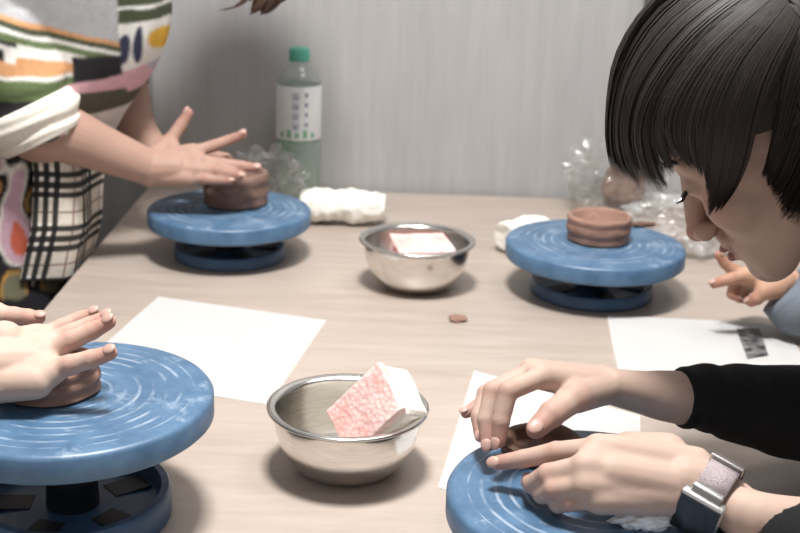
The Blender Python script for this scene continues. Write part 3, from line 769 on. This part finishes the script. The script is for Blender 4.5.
bm = bmesh.new(); bm.from_mesh(me_under); bm.from_mesh(me_s)
for x in (me_under, me_s): bpy.data.meshes.remove(x)
uvl = bm.loops.layers.uv['UVMap']; WR = WF.to_3x3()
for k_ in range(420):                                  # back of the head down to the nape
    az = rnd.uniform(math.radians(97), math.radians(263)); rr_ = rnd.uniform(0, .004); pts = []; nrm = []; dz = rnd.uniform(.66, .74)
    for j in range(14):
        th_ = j/13*math.pi*dz; d = V((math.cos(az)*math.sin(th_), math.sin(az)*math.sin(th_), math.cos(th_)))
        pts.append(PC(d.x*(9.9+rr_*100)-.5, d.y*(8.0+rr_*100), d.z*(9.2+rr_*100)+1.0)); nrm.append(WR @ d)
    lock_mesh(bm, uvl, pts, nrm, .0055, .0012, rnd.random()*9)
me = bpy.data.meshes.new('hair'); bm.to_mesh(me); bm.free()
finish('hair', me, M['hair_c'], pc, base=baseC)
# black sweater: torso, both sleeves, flat cuffs
bm = bmesh.new()
sweep(bm, [p(679,398,.984), p(705,398,.99), p(745,404,1.0), V((.385,1.022,.068)), V((.43,1.035,.072)), V((.50,1.07,.16)), V((.585,1.10,.235))],
      [.0290,.0325,.0395,.0500,.0530,.058,.066], 44, 30, .92, .0022, 1, flatdir=V((0,.3,.95)))
sweep(bm, [q(779,530,.081), q(795,540,.077), V((.365,.81,.068)), V((.43,.826,.068)), V((.50,.84,.15)), V((.585,.86,.235))],
      [.0270,.0310,.0420,.0510,.056,.066], 40, 30, .95, .0022, 2, flatdir=V((0,.3,.95)))
sweep(bm, [V((.54,.98,.262)), V((.635,.98,.225)), V((.79,.98,.07)), V((.85,.98,-.14)), V((.86,.98,-.30))], [.085,.130,.150,.148,.155], 24, 36, 1.0, .004, 3)
capsule(bm, V((.585,1.10,.235)), .068, V((.585,.86,.235)), .068)
me = remesh(bm, .0035, 4); finish('sweater', me, M['black_knit'], pc, base=baseC)
bm = bmesh.new()
for yy in (.89, 1.07):
    sweep(bm, [V((.86,yy,-.28)), V((.64+.02,yy,-.31)), V((.50,yy,-.30)), V((.47,yy,-.36)), V((.48,yy,-.68))], [.09,.088,.068,.060,.045], 24, 20)
    box(bm, (.43, yy, -.705), (.24,.09,.07), bev=.02)
capsule(bm, V((.86,.89,-.27)), .10, V((.86,1.07,-.27)), .10)
finish('trousers', remesh(bm, .008, 3), M['dark_cloth'], pc, base=baseC)
# wristwatch on the left wrist
wa = p(714,492,.811); axd = (q(765,522,.086)-p(706,488,.812)).normalized()
nn = V((-.18,-.82,-.30)); nn = (nn - axd*nn.dot(axd)).normalized(); tt = axd.cross(nn).normalized()
bm = bmesh.new(); seg = 48; rg = []
for i in range(seg):
    a = 2*math.pi*i/seg; o = nn*math.cos(a)*.0242 + tt*math.sin(a)*.0252; e = o.normalized()
    rg.append([bm.verts.new(wa + o + axd*dx + e*dr) for dx, dr in ((-.0115,0),(-.0115,.0014),(-.0105,.0020),(.0105,.0020),(.0115,.0014),(.0115,0))])
for i in range(seg):
    j = (i+1) % seg
    for k in range(6): bm.faces.new((rg[i][k], rg[i][(k+1)%6], rg[j][(k+1)%6], rg[j][k]))
ww = from_bm('wristwatch', bm, M['watch_strap'], pc, base=baseC, autosmooth=.6)
Rw = Matrix((axd, tt, nn)).transposed(); cc = wa + nn*.0285
bm = bmesh.new(); box(bm, cc, (.034,.038,.0095), Rw, .0035); from_bm('watch_case', bm, M['watch_metal'], ww, base=baseC, autosmooth=.5)
bm = bmesh.new(); box(bm, cc+nn*.0042, (.031,.035,.0035), Rw, .0016); from_bm('watch_face', bm, M['watch_black'], ww, base=baseC, autosmooth=.5)
sd = 1 if tt.z > 0 else -1
for k in (-1, 1):
    bm = bmesh.new(); c = wa + nn*.024 + tt*sd*k*.0205; box(bm, c, (.024,.006,.006), Rw, .002); from_bm('lug', bm, M['watch_metal'], ww, base=baseC, autosmooth=.5)
bm = bmesh.new(); c = wa + tt*sd*.0262 - nn*.004; box(bm, c, (.026,.008,.0025), Rw, .001); from_bm('clasp', bm, M['watch_metal'], ww, base=baseC, autosmooth=.5)
# ================================================================== PERSON IN PRINTED SHIRT (back left)
def _fit(Y):                                            # flat cloth scale: garment metres to print units
    g_ = [(x, y) for x in range(0, 180, 20) for y in range(0, 140, 20)]
    return np.linalg.lstsq(np.array([[p(x, y, Y).x, p(x, y, Y).z, 1] for x, y in g_]), np.array(g_, float), rcond=None)[0]
_f1, _f2 = _fit(1.54), _fit(1.61)
def to_fabric(v):
    a = np.array([v[0], v[2], 1]); r = a @ _f1
    return (r if r[0] < 112 else np.maximum(a @ _f2, (112.5, -999)))
def lin(*c): return srgb(*c)
CG, CO, CDG, CW, CG2, CBK, CNV, CY, CPK, COL_OL = lin(176,176,178), lin(206,152,106), lin(62,70,48), lin(232,230,224), lin(96,112,72), lin(24,22,28), lin(44,50,76), lin(232,180,58), lin(224,178,188), lin(84,84,68)
def shirt_color(v):
    x, y = to_fabric(v); w = 2.2*noise.noise(V((v[0]*25, v[1]*25, v[2]*25))); y += w; x += w*.7
    if x > 112 + .02*y:
        if y < -60: return CG
        if y < -30: return CO
        if y < 5: return CDG if (y > -12) else CW
        if y < 8: return CW
        if y < 21: return CDG
        if y < 25: return CW
        for (cx, cy, rx, ry, c) in ((127,47,5.5,16,CNV), (138.5,44,4,19,CNV), (154,41,7.5,11,CY), (147,70,5,6,lin(190,184,204))):
            if ((x-cx+(y-cy)*.12)/rx)**2 + ((y-cy)/ry)**2 < 1: return c
        if y > 98 - .25*(x-112): return COL_OL
        if y > 74 - .25*(x-112): return CPK
        return CW
    d = y - .38*x
    if 70 < x and y > 97: return COL_OL if y < 122 else CW
    if 66 < x and y > 86-.1*(x-66): return CPK
    if 72 < x and y > 57 + .1*(x-72): return CBK
    if d < 4: return CG
    if d < 9: return CO
    if d < 15: return CDG
    if d < 19: return CW
    if d < 26: return CG2
    if d < 30 and x < 30: return CBK
    if d < 35: return CW
    if d < 36+10*(x<30): return CBK if x < 20 else CW
    if y < 46 + .34*x*.5: return CW
    if y < 66 + .1*x: return CO
    if y < 70 + .1*x: return CW
    if y < 92 + .04*x: return CG2
    return CBK
baseA = V((-.64, 1.66, -T))
pa = thing('person', 'person in a multicoloured printed shirt reaching over the back left wheel', 'person', baseA)
ms = []; tint = []
# near arm and hand
bm = bmesh.new()
sweep(bm, [V((-.60,1.555,.40)), p(18,60,1.54), p(30,126,1.535), p(62,133,1.555), p(105,150,1.585), p(148,167,1.61)], [.050,.043,.040,.038,.0305,.0245], 40, 24)
HA = HZ + .04
Fa = [[p(193,152,1.625), p(213,146,1.635), p(229,140,1.64), p(243,134.5,1.64)],
      [p(199,161,1.615), p(222,164,1.615), p(241,166,1.615), p(256,168,1.615)],
      [p(197,170,1.605), p(218,171,1.600), p(232,174,1.605), p(240,176,1.608)],
      [p(189,178,1.60), p(206,179,1.595), p(219,180,1.595), p(230,181,1.60)]]
tha = [p(158,160,1.625), p(170,141,1.645), p(181,125,1.655), p(188.5,113,1.66)]
hand(bm, p(152,160,1.62), p(150,176,1.605), Fa, tha, [.0082,.0084,.0080,.0070,.0090], tint, V((-.2,-.6,.75)), V((-.7,-.6,.4)), .0135)
capsule(bm, p(150,168,1.61), .024, p(176,168,1.61), .021)
ms.append(remesh(bm, .0020, 5))
# far arm and hand
bm = bmesh.new()
sweep(bm, [V((-.50,1.80,.38)), p(112,40,1.80), p(124,92,1.785), p(138,130,1.755), p(158,156,1.72)], [.046,.038,.036,.028,.023], 30, 24)
Fb = [[p(196,160,1.675), p(214,156,1.67), p(226,158,1.665), p(236,166,1.66)],
      [p(197,164,1.69), p(216,160,1.69), p(230,163,1.685), p(240,170,1.68)],
      [p(195,168,1.70), p(214,166,1.705), p(228,168,1.70), p(238,174,1.70)],
      [p(190,172,1.71), p(206,172,1.715), p(218,174,1.715), p(227,178,1.71)]]
thb = [p(166,164,1.70), p(182,172,1.68), p(196,176,1.67), p(208,178,1.665)]
hand(bm, p(162,160,1.705), p(160,162,1.73), Fb, thb, [.0080,.0082,.0078,.0068,.0090], tint, V((-.2,-.3,.9)), None, .0125)
ms.append(remesh(bm, .0022, 5))
# head above the frame, neck, legs
aA = math.radians(58); fA = V((math.cos(aA), -.12, -math.sin(aA))).normalized(); lA = V((0,1,0)); lA = (lA - fA*lA.dot(fA)).normalized()
WA = Matrix.Translation(V((-.225,1.735,.515))) @ Matrix((fA, lA, fA.cross(lA))).transposed().to_4x4()
PA = lambda x, y, z: WA @ V((x/100, y/100, z/100))
ms.append(build_head(lambda bm: capsule(bm, PA(-3,0,-6.5), .054, V((-.44,1.69,.46)), .06, 20), WA, 1.0, .0035))
bm = bmesh.new()
for yy in (1.575, 1.745):
    sweep(bm, [V((-.66,yy,-.05)), V((-.66,yy,-.32)), V((-.665,yy,-.50)), V((-.67,yy,-.70))], [.088,.066,.052,.038], 20, 18); 
ms.append(remesh(bm, .006, 4))
me = join_meshes(ms); set_tint(me, tint); finish('body', me, M['skin_a'], pa, base=baseA); nails_for(pa, baseA)
for yy in (1.575, 1.745):
    bm = bmesh.new(); sweep(bm, [V((-.71,yy,-.705)), V((-.66,yy,-.70)), V((-.60,yy,-.712)), V((-.545,yy,-.717))], [.030,.040,.034,.020], 20, 18, .8, flatdir=V((0,0,1)))
    finish('shoe', remesh(bm, .005, 3), M['dark_cloth'], pa, base=baseA)
# hair: smooth cap and hanging front locks that dip into the photo
bm = bmesh.new(); uvl = bm.loops.layers.uv.new('UVMap'); rnd = random.Random(5); hc = PA(-.6,0,1.4)
for k in range(260):
    az = rnd.uniform(0, 2*math.pi); x = V((math.cos(az)*.05, math.sin(az)*.05, 1)).normalized(); r_ = (.104+rnd.uniform(0,.005), .088+rnd.uniform(0,.005), .100+rnd.uniform(0,.005))
    back = math.cos(az) < .35; L = 13 if back else 8; pts = []; nrm = []
    for j in range(L):
        th_ = j/12*math.pi*.80; d = V((math.cos(az)*math.sin(th_), math.sin(az)*math.sin(th_), math.cos(th_)))
        pts.append(PA(*(V((d.x*r_[0]-.006, d.y*r_[1], d.z*r_[2]+.014))*100))); nrm.append(WA.to_3x3() @ d)
    lock_mesh(bm, uvl, pts, nrm, .009, .003, rnd.random()*5)
tip = p(266, 15, 1.655)
for k in range(26):
    a0 = PA(7.5+rnd.uniform(-1,1.5), -4.6+rnd.uniform(-2,2), 5.5+rnd.uniform(-1.5,1)); e = tip + V((rnd.uniform(-.018,.022), rnd.uniform(-.012,.012), rnd.uniform(0,.028)))
    m1 = a0.lerp(e, .5) + V((.014+rnd.uniform(0,.016), 0, .004)); cc_ = [V(c) for c in catmull([a0, m1, e + V((.010,0,.018)), e + V((-.006,0,0))], 12)]
    lock_mesh(bm, uvl, cc_, [V((.4,-.9,.1))]*13, .0065, .003, rnd.random()*5)
for k in range(5):
    a0 = PA(7.0, -4.4, 4.5); e = p(217+k*2, 11-k*.6, 1.66)
    cc_ = [V(c) for c in catmull([a0, a0.lerp(e, .45) + V((.028,0,.0)), e + V((.03,0,.012)), e], 14)]
    lock_mesh(bm, uvl, cc_, [V((.2,-.9,.3))]*15, .0012, .0008, rnd.random()*5)
from_bm('hair', bm, M['hair_a'], pa, base=baseA)
# shirt: loose torso with a near sleeve
bm = bmesh.new()
def ring_loft(bm, secs, seg=48, seed=0, wr=.006):
    rings = []; dat = catmull(secs, 46)
    for k, (cx, cy, z, rx, ry, tilt) in enumerate(dat):
        ring = []
        for i in range(seg):
            t = 2*math.pi*i/seg; c_, s_ = math.cos(t), math.sin(t)
            n_ = wr*(noise.noise(V((c_*2.1+seed, s_*2.1, z*9))) + .6*noise.noise(V((c_*5+seed, s_*5, z*5))))
            ring.append(bm.verts.new((cx+(rx+n_)*c_, cy+(ry+n_)*s_, z + tilt*c_)))
        rings.append(ring)
    for A_, B_ in zip(rings, rings[1:]):
        for i in range(seg): j = (i+1) % seg; bm.faces.new((A_[i], A_[j], B_[j], B_[i]))
    bm.faces.new(rings[0][::-1]); bm.faces.new(rings[-1]); return rings
ring_loft(bm, [(-.575,1.68,.155,.150,.150,-.020), (-.560,1.68,.200,.165,.155,-.01), (-.530,1.68,.255,.178,.165,.0), (-.510,1.68,.310,.182,.170,.01), (-.495,1.68,.370,.172,.180,.01), (-.475,1.68,.43,.14,.19,.0), (-.455,1.68,.485,.08,.13,.0)], 64, 1, .009)
sweep(bm, [V((-.50,1.57,.44)), V((-.545,1.545,.37)), p(8,55,1.54), p(26,112,1.535), p(34,138,1.537)], [.070,.072,.066,.058,.054], 40, 36, 1, .004, 6)
sweep(bm, [V((-.46,1.80,.42)), p(98,20,1.81), p(112,72,1.80), p(116,98,1.795)], [.062,.056,.048,.046], 30, 30, 1, .004, 7)
me = remesh(bm, .0026, 6); set_color(me, shirt_color); finish('shirt', me, M['print_cloth'], pa, base=baseA)
# rolled white cuffs
def cuff(c0, c1, r0, r1, seed):
    bm = bmesh.new(); rg = sweep(bm, [c0, c0.lerp(c1,.35), c0.lerp(c1,.7), c1], [r0, r0*1.07, r1*1.08, r1], 16, 40, 1, .003, seed)
    from_bm('rolled_cuff', bm, M['cuff'], pa, base=baseA)
cuff(p(23,106,1.533), p(42,141,1.533), .0625, .054, 3)
cuff(p(113,95,1.795), p(118,112,1.793), .048, .044, 4)
# skirt: loose print, seen either side of the apron
def skirt_color(v):
    a = math.atan2(-(v[1]-1.66), v[0]+.60); n_ = noise.noise(V((a*2.5, v[2]*14, 2)))+.5*noise.noise(V((a*6, v[2]*25, 7)))
    if v[2] < -.02+.02*n_: return CBK
    if n_ > .40: return lin(196,96,72)
    if n_ > .06: return lin(206,168,184)
    if n_ > -.04: return lin(236,232,222)
    if n_ > -.22: return lin(28,24,28)
    if n_ > -.30: return lin(200,150,72)
    return lin(120,116,92)
bm = bmesh.new(); ring_loft(bm, [(-.60,1.66,-.42,.160,.19,0), (-.60,1.66,-.25,.158,.185,0), (-.602,1.66,-.08,.152,.180,0), (-.602,1.66,-.005,.156,.176,0), (-.588,1.66,.06,.158,.170,0), (-.578,1.66,.13,.150,.160,0), (-.575,1.66,.19,.14,.15,0)], 72, 4, .008)
me = remesh(bm, .004, 3); set_color(me, skirt_color); finish('skirt', me, M['print_cloth'], pa, base=baseA)
AZ, AB = p(60,160,1.52).z, p(35,287,1.52).z
# plaid apron panel around the near front side
bm = bmesh.new(); uvc = []; na, nz = 150, 150; grid = []
for j in range(nz+1):
    z = AZ + .01 - (AZ+.01-AB)*j/nz; row = []
    for i in range(na+1):
        a = math.radians(-3 - 47*i/na) - .25*(j/nz)*(i/na)*0
        cx = np.interp(z, [-.05,-.005,.06,.13,.19], [-.602,-.602,-.588,-.578,-.575]); rx = np.interp(z, [-.05,-.005,.06,.13,.19], [.156,.158,.160,.152,.142])+.010; ry = np.interp(z, [-.05,.06,.19], [.178,.170,.15])+.010
        fold = .006*math.sin(a*9+z*6)+.004*noise.noise(V((a*4, z*14, 3)))
        row.append(bm.verts.new((cx+(rx+fold)*math.cos(a), 1.66+(ry+fold)*math.sin(a), z + .006*math.sin(a*5)))); uvc.append(((1-i/na)*.140+.012, (AZ-z)))
    grid.append(row)
for j in range(nz):
    for i in range(na): bm.faces.new((grid[j][i], grid[j+1][i], grid[j+1][i+1], grid[j][i+1]))
def plaid(u, v):
    def band(t, per, offs, w):
        t = t % per
        return any(abs(t-o) < w for o in offs)
    V_ = band(u, .076, (.016,.029,.042), .0036); H_ = band(v, .072, (.028,.042,.055), .0040)
    thin = band(u, .076, (.068,), .0012) or band(v, .072, (.006,), .0010)
    W, K, G = lin(232,224,212), lin(22,21,22), lin(120,112,104)
    if V_ and H_: return K
    if V_: return lin(52,50,48)
    if H_: return lin(58,56,54)
    gz = (  .010 < u % .076 < .048); gh = (  .020 < v % .072 < .062)
    if gz and gh: return lin(244,238,230)
    if thin: return lin(150,120,112)
    return W if not (gz or gh) else lin(222,213,200)
me = bpy.data.meshes.new('apron'); bm.to_mesh(me); bm.free()
cc_ = np.ones((len(me.vertices), 4), np.float32)
for i, (u, v) in enumerate(uvc): cc_[i, :3] = plaid(u, v)
me.color_attributes.new('Col', 'FLOAT_COLOR', 'POINT').data.foreach_set('color', cc_.ravel())
ap = finish('apron', me, M['print_cloth'], pa, base=baseA); ap['label'] = 'black and cream plaid apron panel'
so = ap.modifiers.new('thickness', 'SOLIDIFY'); so.thickness = .002
# ================================================================== PERSON AT THE NEAR LEFT (hands only in the photo)
baseB = V((-.95, 1.0, -T))
pb = thing('person', 'person at the left edge showing only two bare hands over the scuffed wheel', 'person', baseB)
def pB(px, py, Y): return p(px, py, Y*.913)
ms = []; tint = []; bm = bmesh.new(); ZB = HZ + .034
sweep(bm, [pB(-14,366,.965), pB(-70,372,.96), V((-.54,.87,.125)), V((-.62,.87,.11))], [.0225,.026,.036,.038], 24, 24, .88, flatdir=V((0,.3,.95)))
Fp = [[pB(38,338,1.015), pB(62,327,1.025), pB(80,319,1.03), pB(94,313.5,1.032)],
      [pB(44,344,.998), pB(70,333,1.005), pB(89,325,1.01), pB(107,317,1.012)],
      [pB(46,353,.982), pB(72,340,.985), pB(92,331,.988), pB(109,322,.990)],
      [pB(44,370,.966), pB(70,365,.962), pB(91,359,.962), pB(110,353,.963)]]
thp = [pB(4,340,.99), pB(24,348,1.02), pB(44,352,1.04), pB(60,352,1.05)]
hand(bm, pB(-6,348,.985), pB(-6,384,.955), Fp, thp, [.0072,.0076,.0080,.0082,.0088], tint, V((-.15,-.55,.85)), None, .0135)
capsule(bm, pB(-10,366,.965), .0215, pB(28,362,.975), .0170); capsule(bm, pB(-8,384,.955), .016, pB(36,382,.955), .0140); capsule(bm, pB(34,382,.955), .0130, pB(56,370,.963), .0105); capsule(bm, pB(-8,372,.965), .020, pB(30,372,.968), .0160)
ms.append(remesh(bm, .0017, 11))
bm = bmesh.new()
sweep(bm, [pB(-60,318,1.08), pB(-120,320,1.08), V((-.58,1.00,.145)), V((-.64,1.03,.14))], [.0215,.025,.034,.036], 24, 24)
Fq = [[pB(-4,314,1.075), pB(14,316,1.075), pB(28,317,1.07), pB(39,318,1.07)],
      [pB(-6,318,1.09), pB(10,322,1.09), pB(20,326,1.085), pB(28,330,1.08)],
      [pB(-8,322,1.10), pB(8,327,1.10), pB(16,332,1.095), pB(22,336,1.09)],
      [pB(-12,326,1.11), pB(2,331,1.11), pB(10,335,1.105), pB(16,338,1.10)]]
thq = [pB(-50,326,1.05), pB(-34,334,1.04), pB(-18,340,1.035), pB(-6,345,1.035)]
hand(bm, pB(-52,316,1.07), pB(-54,322,1.10), Fq, thq, [.0078,.0080,.0076,.0066,.0088], tint, V((0,-.4,.9)), None, .012)
ms.append(remesh(bm, .0018, 6))
def torso_parts(cx, cy, sx, arms):
    """coarse neck, head and torso beyond the frame; sx = direction the person faces"""
    b1 = bmesh.new(); Wd = Matrix.Translation(V((cx+sx*.10, cy, .62))) @ Matrix((V((sx,0,-.35)).normalized(), V((0,sx,0)), V((sx,0,-.35)).normalized().cross(V((0,sx,0))))).transposed().to_4x4()
    P_ = face_mesh(b1, Wd); face_features(b1, Wd); capsule(b1, P_(-3,0,-6.5), .055, V((cx,cy,.42)), .06, 18)
    for s_, ch in arms:
        for a_, b_ in zip(ch, ch[1:]): capsule(b1, a_, .036, b_, .040, 16)
        capsule(b1, ch[-1], .042, V((cx,cy,.38)), .05, 16)
    b2 = bmesh.new(); sweep(b2, [V((cx,cy,.44)), V((cx-sx*.02,cy,.36)), V((cx-sx*.05,cy,.15)), V((cx-sx*.08,cy,-.20))], [.07,.135,.150,.150], 24, 32)
    for s in (-1, 1): capsule(b2, V((cx,cy+s*.04,.38)), .07, V((cx,cy+s*.155,.33)), .062, 18)
    b3 = bmesh.new()
    for s in (-1, 1):
        sweep(b3, [V((cx-sx*.08,cy+s*.09,-.24)), V((cx+sx*.10,cy+s*.10,-.27)), V((cx+sx*.26,cy+s*.10,-.28)), V((cx+sx*.30,cy+s*.10,-.36)), V((cx+sx*.29,cy+s*.10,-.69))], [.095,.085,.068,.060,.045], 22, 18)
        box(b3, (cx+sx*.33, cy+s*.10, -.705), (.24,.09,.07), bev=.02)
    capsule(b3, V((cx-sx*.08,cy-.09,-.23)), .105, V((cx-sx*.08,cy+.09,-.23)), .105)
    b4 = bmesh.new()
    pass
    return b1, b2, b3, b4
b1, b2, b3, b4 = torso_parts(-.98, 1.0, 1, [(0, [V((-.56,.87,.122)), V((-.65,.868,.11)), V((-.76,.86,.17)), V((-.96,.86,.33))]), (1, [V((-.60,1.01,.143)), V((-.68,1.05,.135)), V((-.80,1.12,.18)), V((-.96,1.15,.33))])])
ms.append(remesh(b1, .004, 5))
sweep(b2, [V((-.57,.872,.122)), V((-.65,.868,.11)), V((-.76,.86,.17)), V((-.96,.86,.33))], [.046,.052,.056,.062], 30, 26, 1, .003, 1)
sweep(b2, [V((-.60,1.01,.143)), V((-.68,1.05,.135)), V((-.80,1.12,.18)), V((-.96,1.15,.33))], [.046,.052,.056,.062], 30, 26, 1, .003, 2)
me = join_meshes(ms); set_tint(me, tint); finish('body', me, M['skin_b'], pb, base=baseB); nails_for(pb, baseB)
finish('shirt', remesh(b2, .006, 4), M['beige_cloth'], pb, base=baseB); finish('trousers', remesh(b3, .008, 3), M['dark_cloth'], pb, base=baseB); 
# ================================================================== PERSON FAR RIGHT (only a hand and a grey sleeve in the photo)
baseD = V((.95, 1.45, -T))
pd_ = thing('person', 'person mostly hidden behind the bent face, showing a curled hand and grey sleeve', 'person', baseD)
ms = []; tint = []; bm = bmesh.new()
sweep(bm, [p(786,286,1.415), p(812,292,1.41), V((.56,1.40,.085)), V((.60,1.40,.09))], [.021,.025,.034,.036], 20, 20)
Fd = [[p(746,275,1.40), p(731,279,1.39), p(722,281,1.39), p(714,284,1.392)],
      [p(746,276,1.42), p(733,270,1.42), p(725,263,1.42), p(719,255,1.42)],
      [p(748,280,1.435), p(734,284,1.435), p(732,294,1.43), p(740,299,1.425)],
      [p(752,284,1.45), p(742,290,1.45), p(744,299,1.445), p(751,301,1.44)]]
thd = [p(776,288,1.395), p(764,292,1.385), p(757,298,1.385), p(751,302,1.39)]
hand(bm, p(784,282,1.40), p(784,288,1.43), Fd, thd, [.0076,.0078,.0074,.0068,.0085], tint, V((-.2,-.3,.9)), None, .012)
ms.append(remesh(bm, .0022, 5))
b1, b2, b3, b4 = torso_parts(1.02, 1.50, -1, [(0, [V((.57,1.40,.086)), V((.66,1.40,.10)), V((.80,1.36,.18)), V((1.0,1.36,.33))]), (1, [V((.70,1.66,.06)), V((.80,1.66,.09)), V((.88,1.65,.18)), V((1.0,1.64,.33))])])
ms.append(remesh(b1, .004, 5))
me = join_meshes(ms); set_tint(me, tint); finish('body', me, M['skin_d'], pd_, base=baseD); nails_for(pd_, baseD)
sweep(b2, [p(783,291,1.405), p(800,303,1.40), V((.56,1.40,.078)), V((.66,1.40,.10)), V((.80,1.36,.18)), V((1.0,1.36,.33))], [.028,.040,.048,.054,.056,.062], 36, 26, 1, .003, 3)
sweep(b2, [V((.70,1.66,.06)), V((.80,1.66,.09)), V((.88,1.65,.18)), V((1.0,1.64,.33))], [.040,.048,.056,.062], 24, 26, 1, .003, 4)
finish('sweater', remesh(b2, .005, 4), M['grey_sleeve'], pd_, base=baseD); finish('trousers', remesh(b3, .008, 3), M['dark_cloth'], pd_, base=baseD)
b4.free()
# ================================================================== CAMERA, LIGHT, WORLD
cam = bpy.data.cameras.new('camera'); co = bpy.data.objects.new('camera', cam); link(co)
cam.sensor_width = 36; cam.lens = FPX/800*36; cam.clip_start = .02
co.matrix_world = Matrix.Translation(_C) @ Matrix((_R, _U, -_F)).transposed().to_4x4()
cam.dof.use_dof = True; cam.dof.focus_distance = .98; cam.dof.aperture_fstop = 9
SC.camera = co
def area(name, loc, target, size, power, col=(1,1,1)):
    l = bpy.data.lights.new(name, 'AREA'); l.shape = 'RECTANGLE'; l.size = size[0]; l.size_y = size[1]; l.energy = power; l.color = col
    o = bpy.data.objects.new(name, l); link(o); o.location = loc; o.rotation_euler = (V(target)-V(loc)).to_track_quat('-Z', 'Y').to_euler(); return o
area('ceiling_lamp', (-.05, .92, 1.65), (-.05, 1.0, 0), (.30, .26), 45, (1, .985, .96))
area('ceiling_lamp', (.55, 1.25, 1.9), (.1, 1.7, .1), (.7, .5), 10, (1, .99, .97))
area('fill_light', (-.6, -1.2, 1.5), (0, 1.3, .1), (1.6, 1.2), 2.5, (.97, .985, 1))  # weak fill added behind and above the camera, not a window
wd = bpy.data.worlds.new('room_light'); wd.use_nodes = True; SC.world = wd
wn = wd.node_tree; bg = wn.nodes['Background']
tc = wn.nodes.new('ShaderNodeTexCoord'); sp = wn.nodes.new('ShaderNodeSeparateXYZ'); wn.links.new(tc.outputs['Generated'], sp.inputs[0])
rp = ramp(wn, math_n(wn, 'ADD', math_n(wn, 'MULTIPLY', sp.outputs[2], .5), .5), [(.35, (.34,.31,.29)), (.75, (.95,.95,.96))])
wn.links.new(rp.outputs[0], bg.inputs[0]); bg.inputs[1].default_value = .36
SC.view_settings.view_transform = 'Standard'; SC.view_settings.look = 'None'; SC.view_settings.exposure = 0
# lift everything so that the floor is at z = 0
for o in list(COL.objects):
    if o.parent is None: o.location.z += T
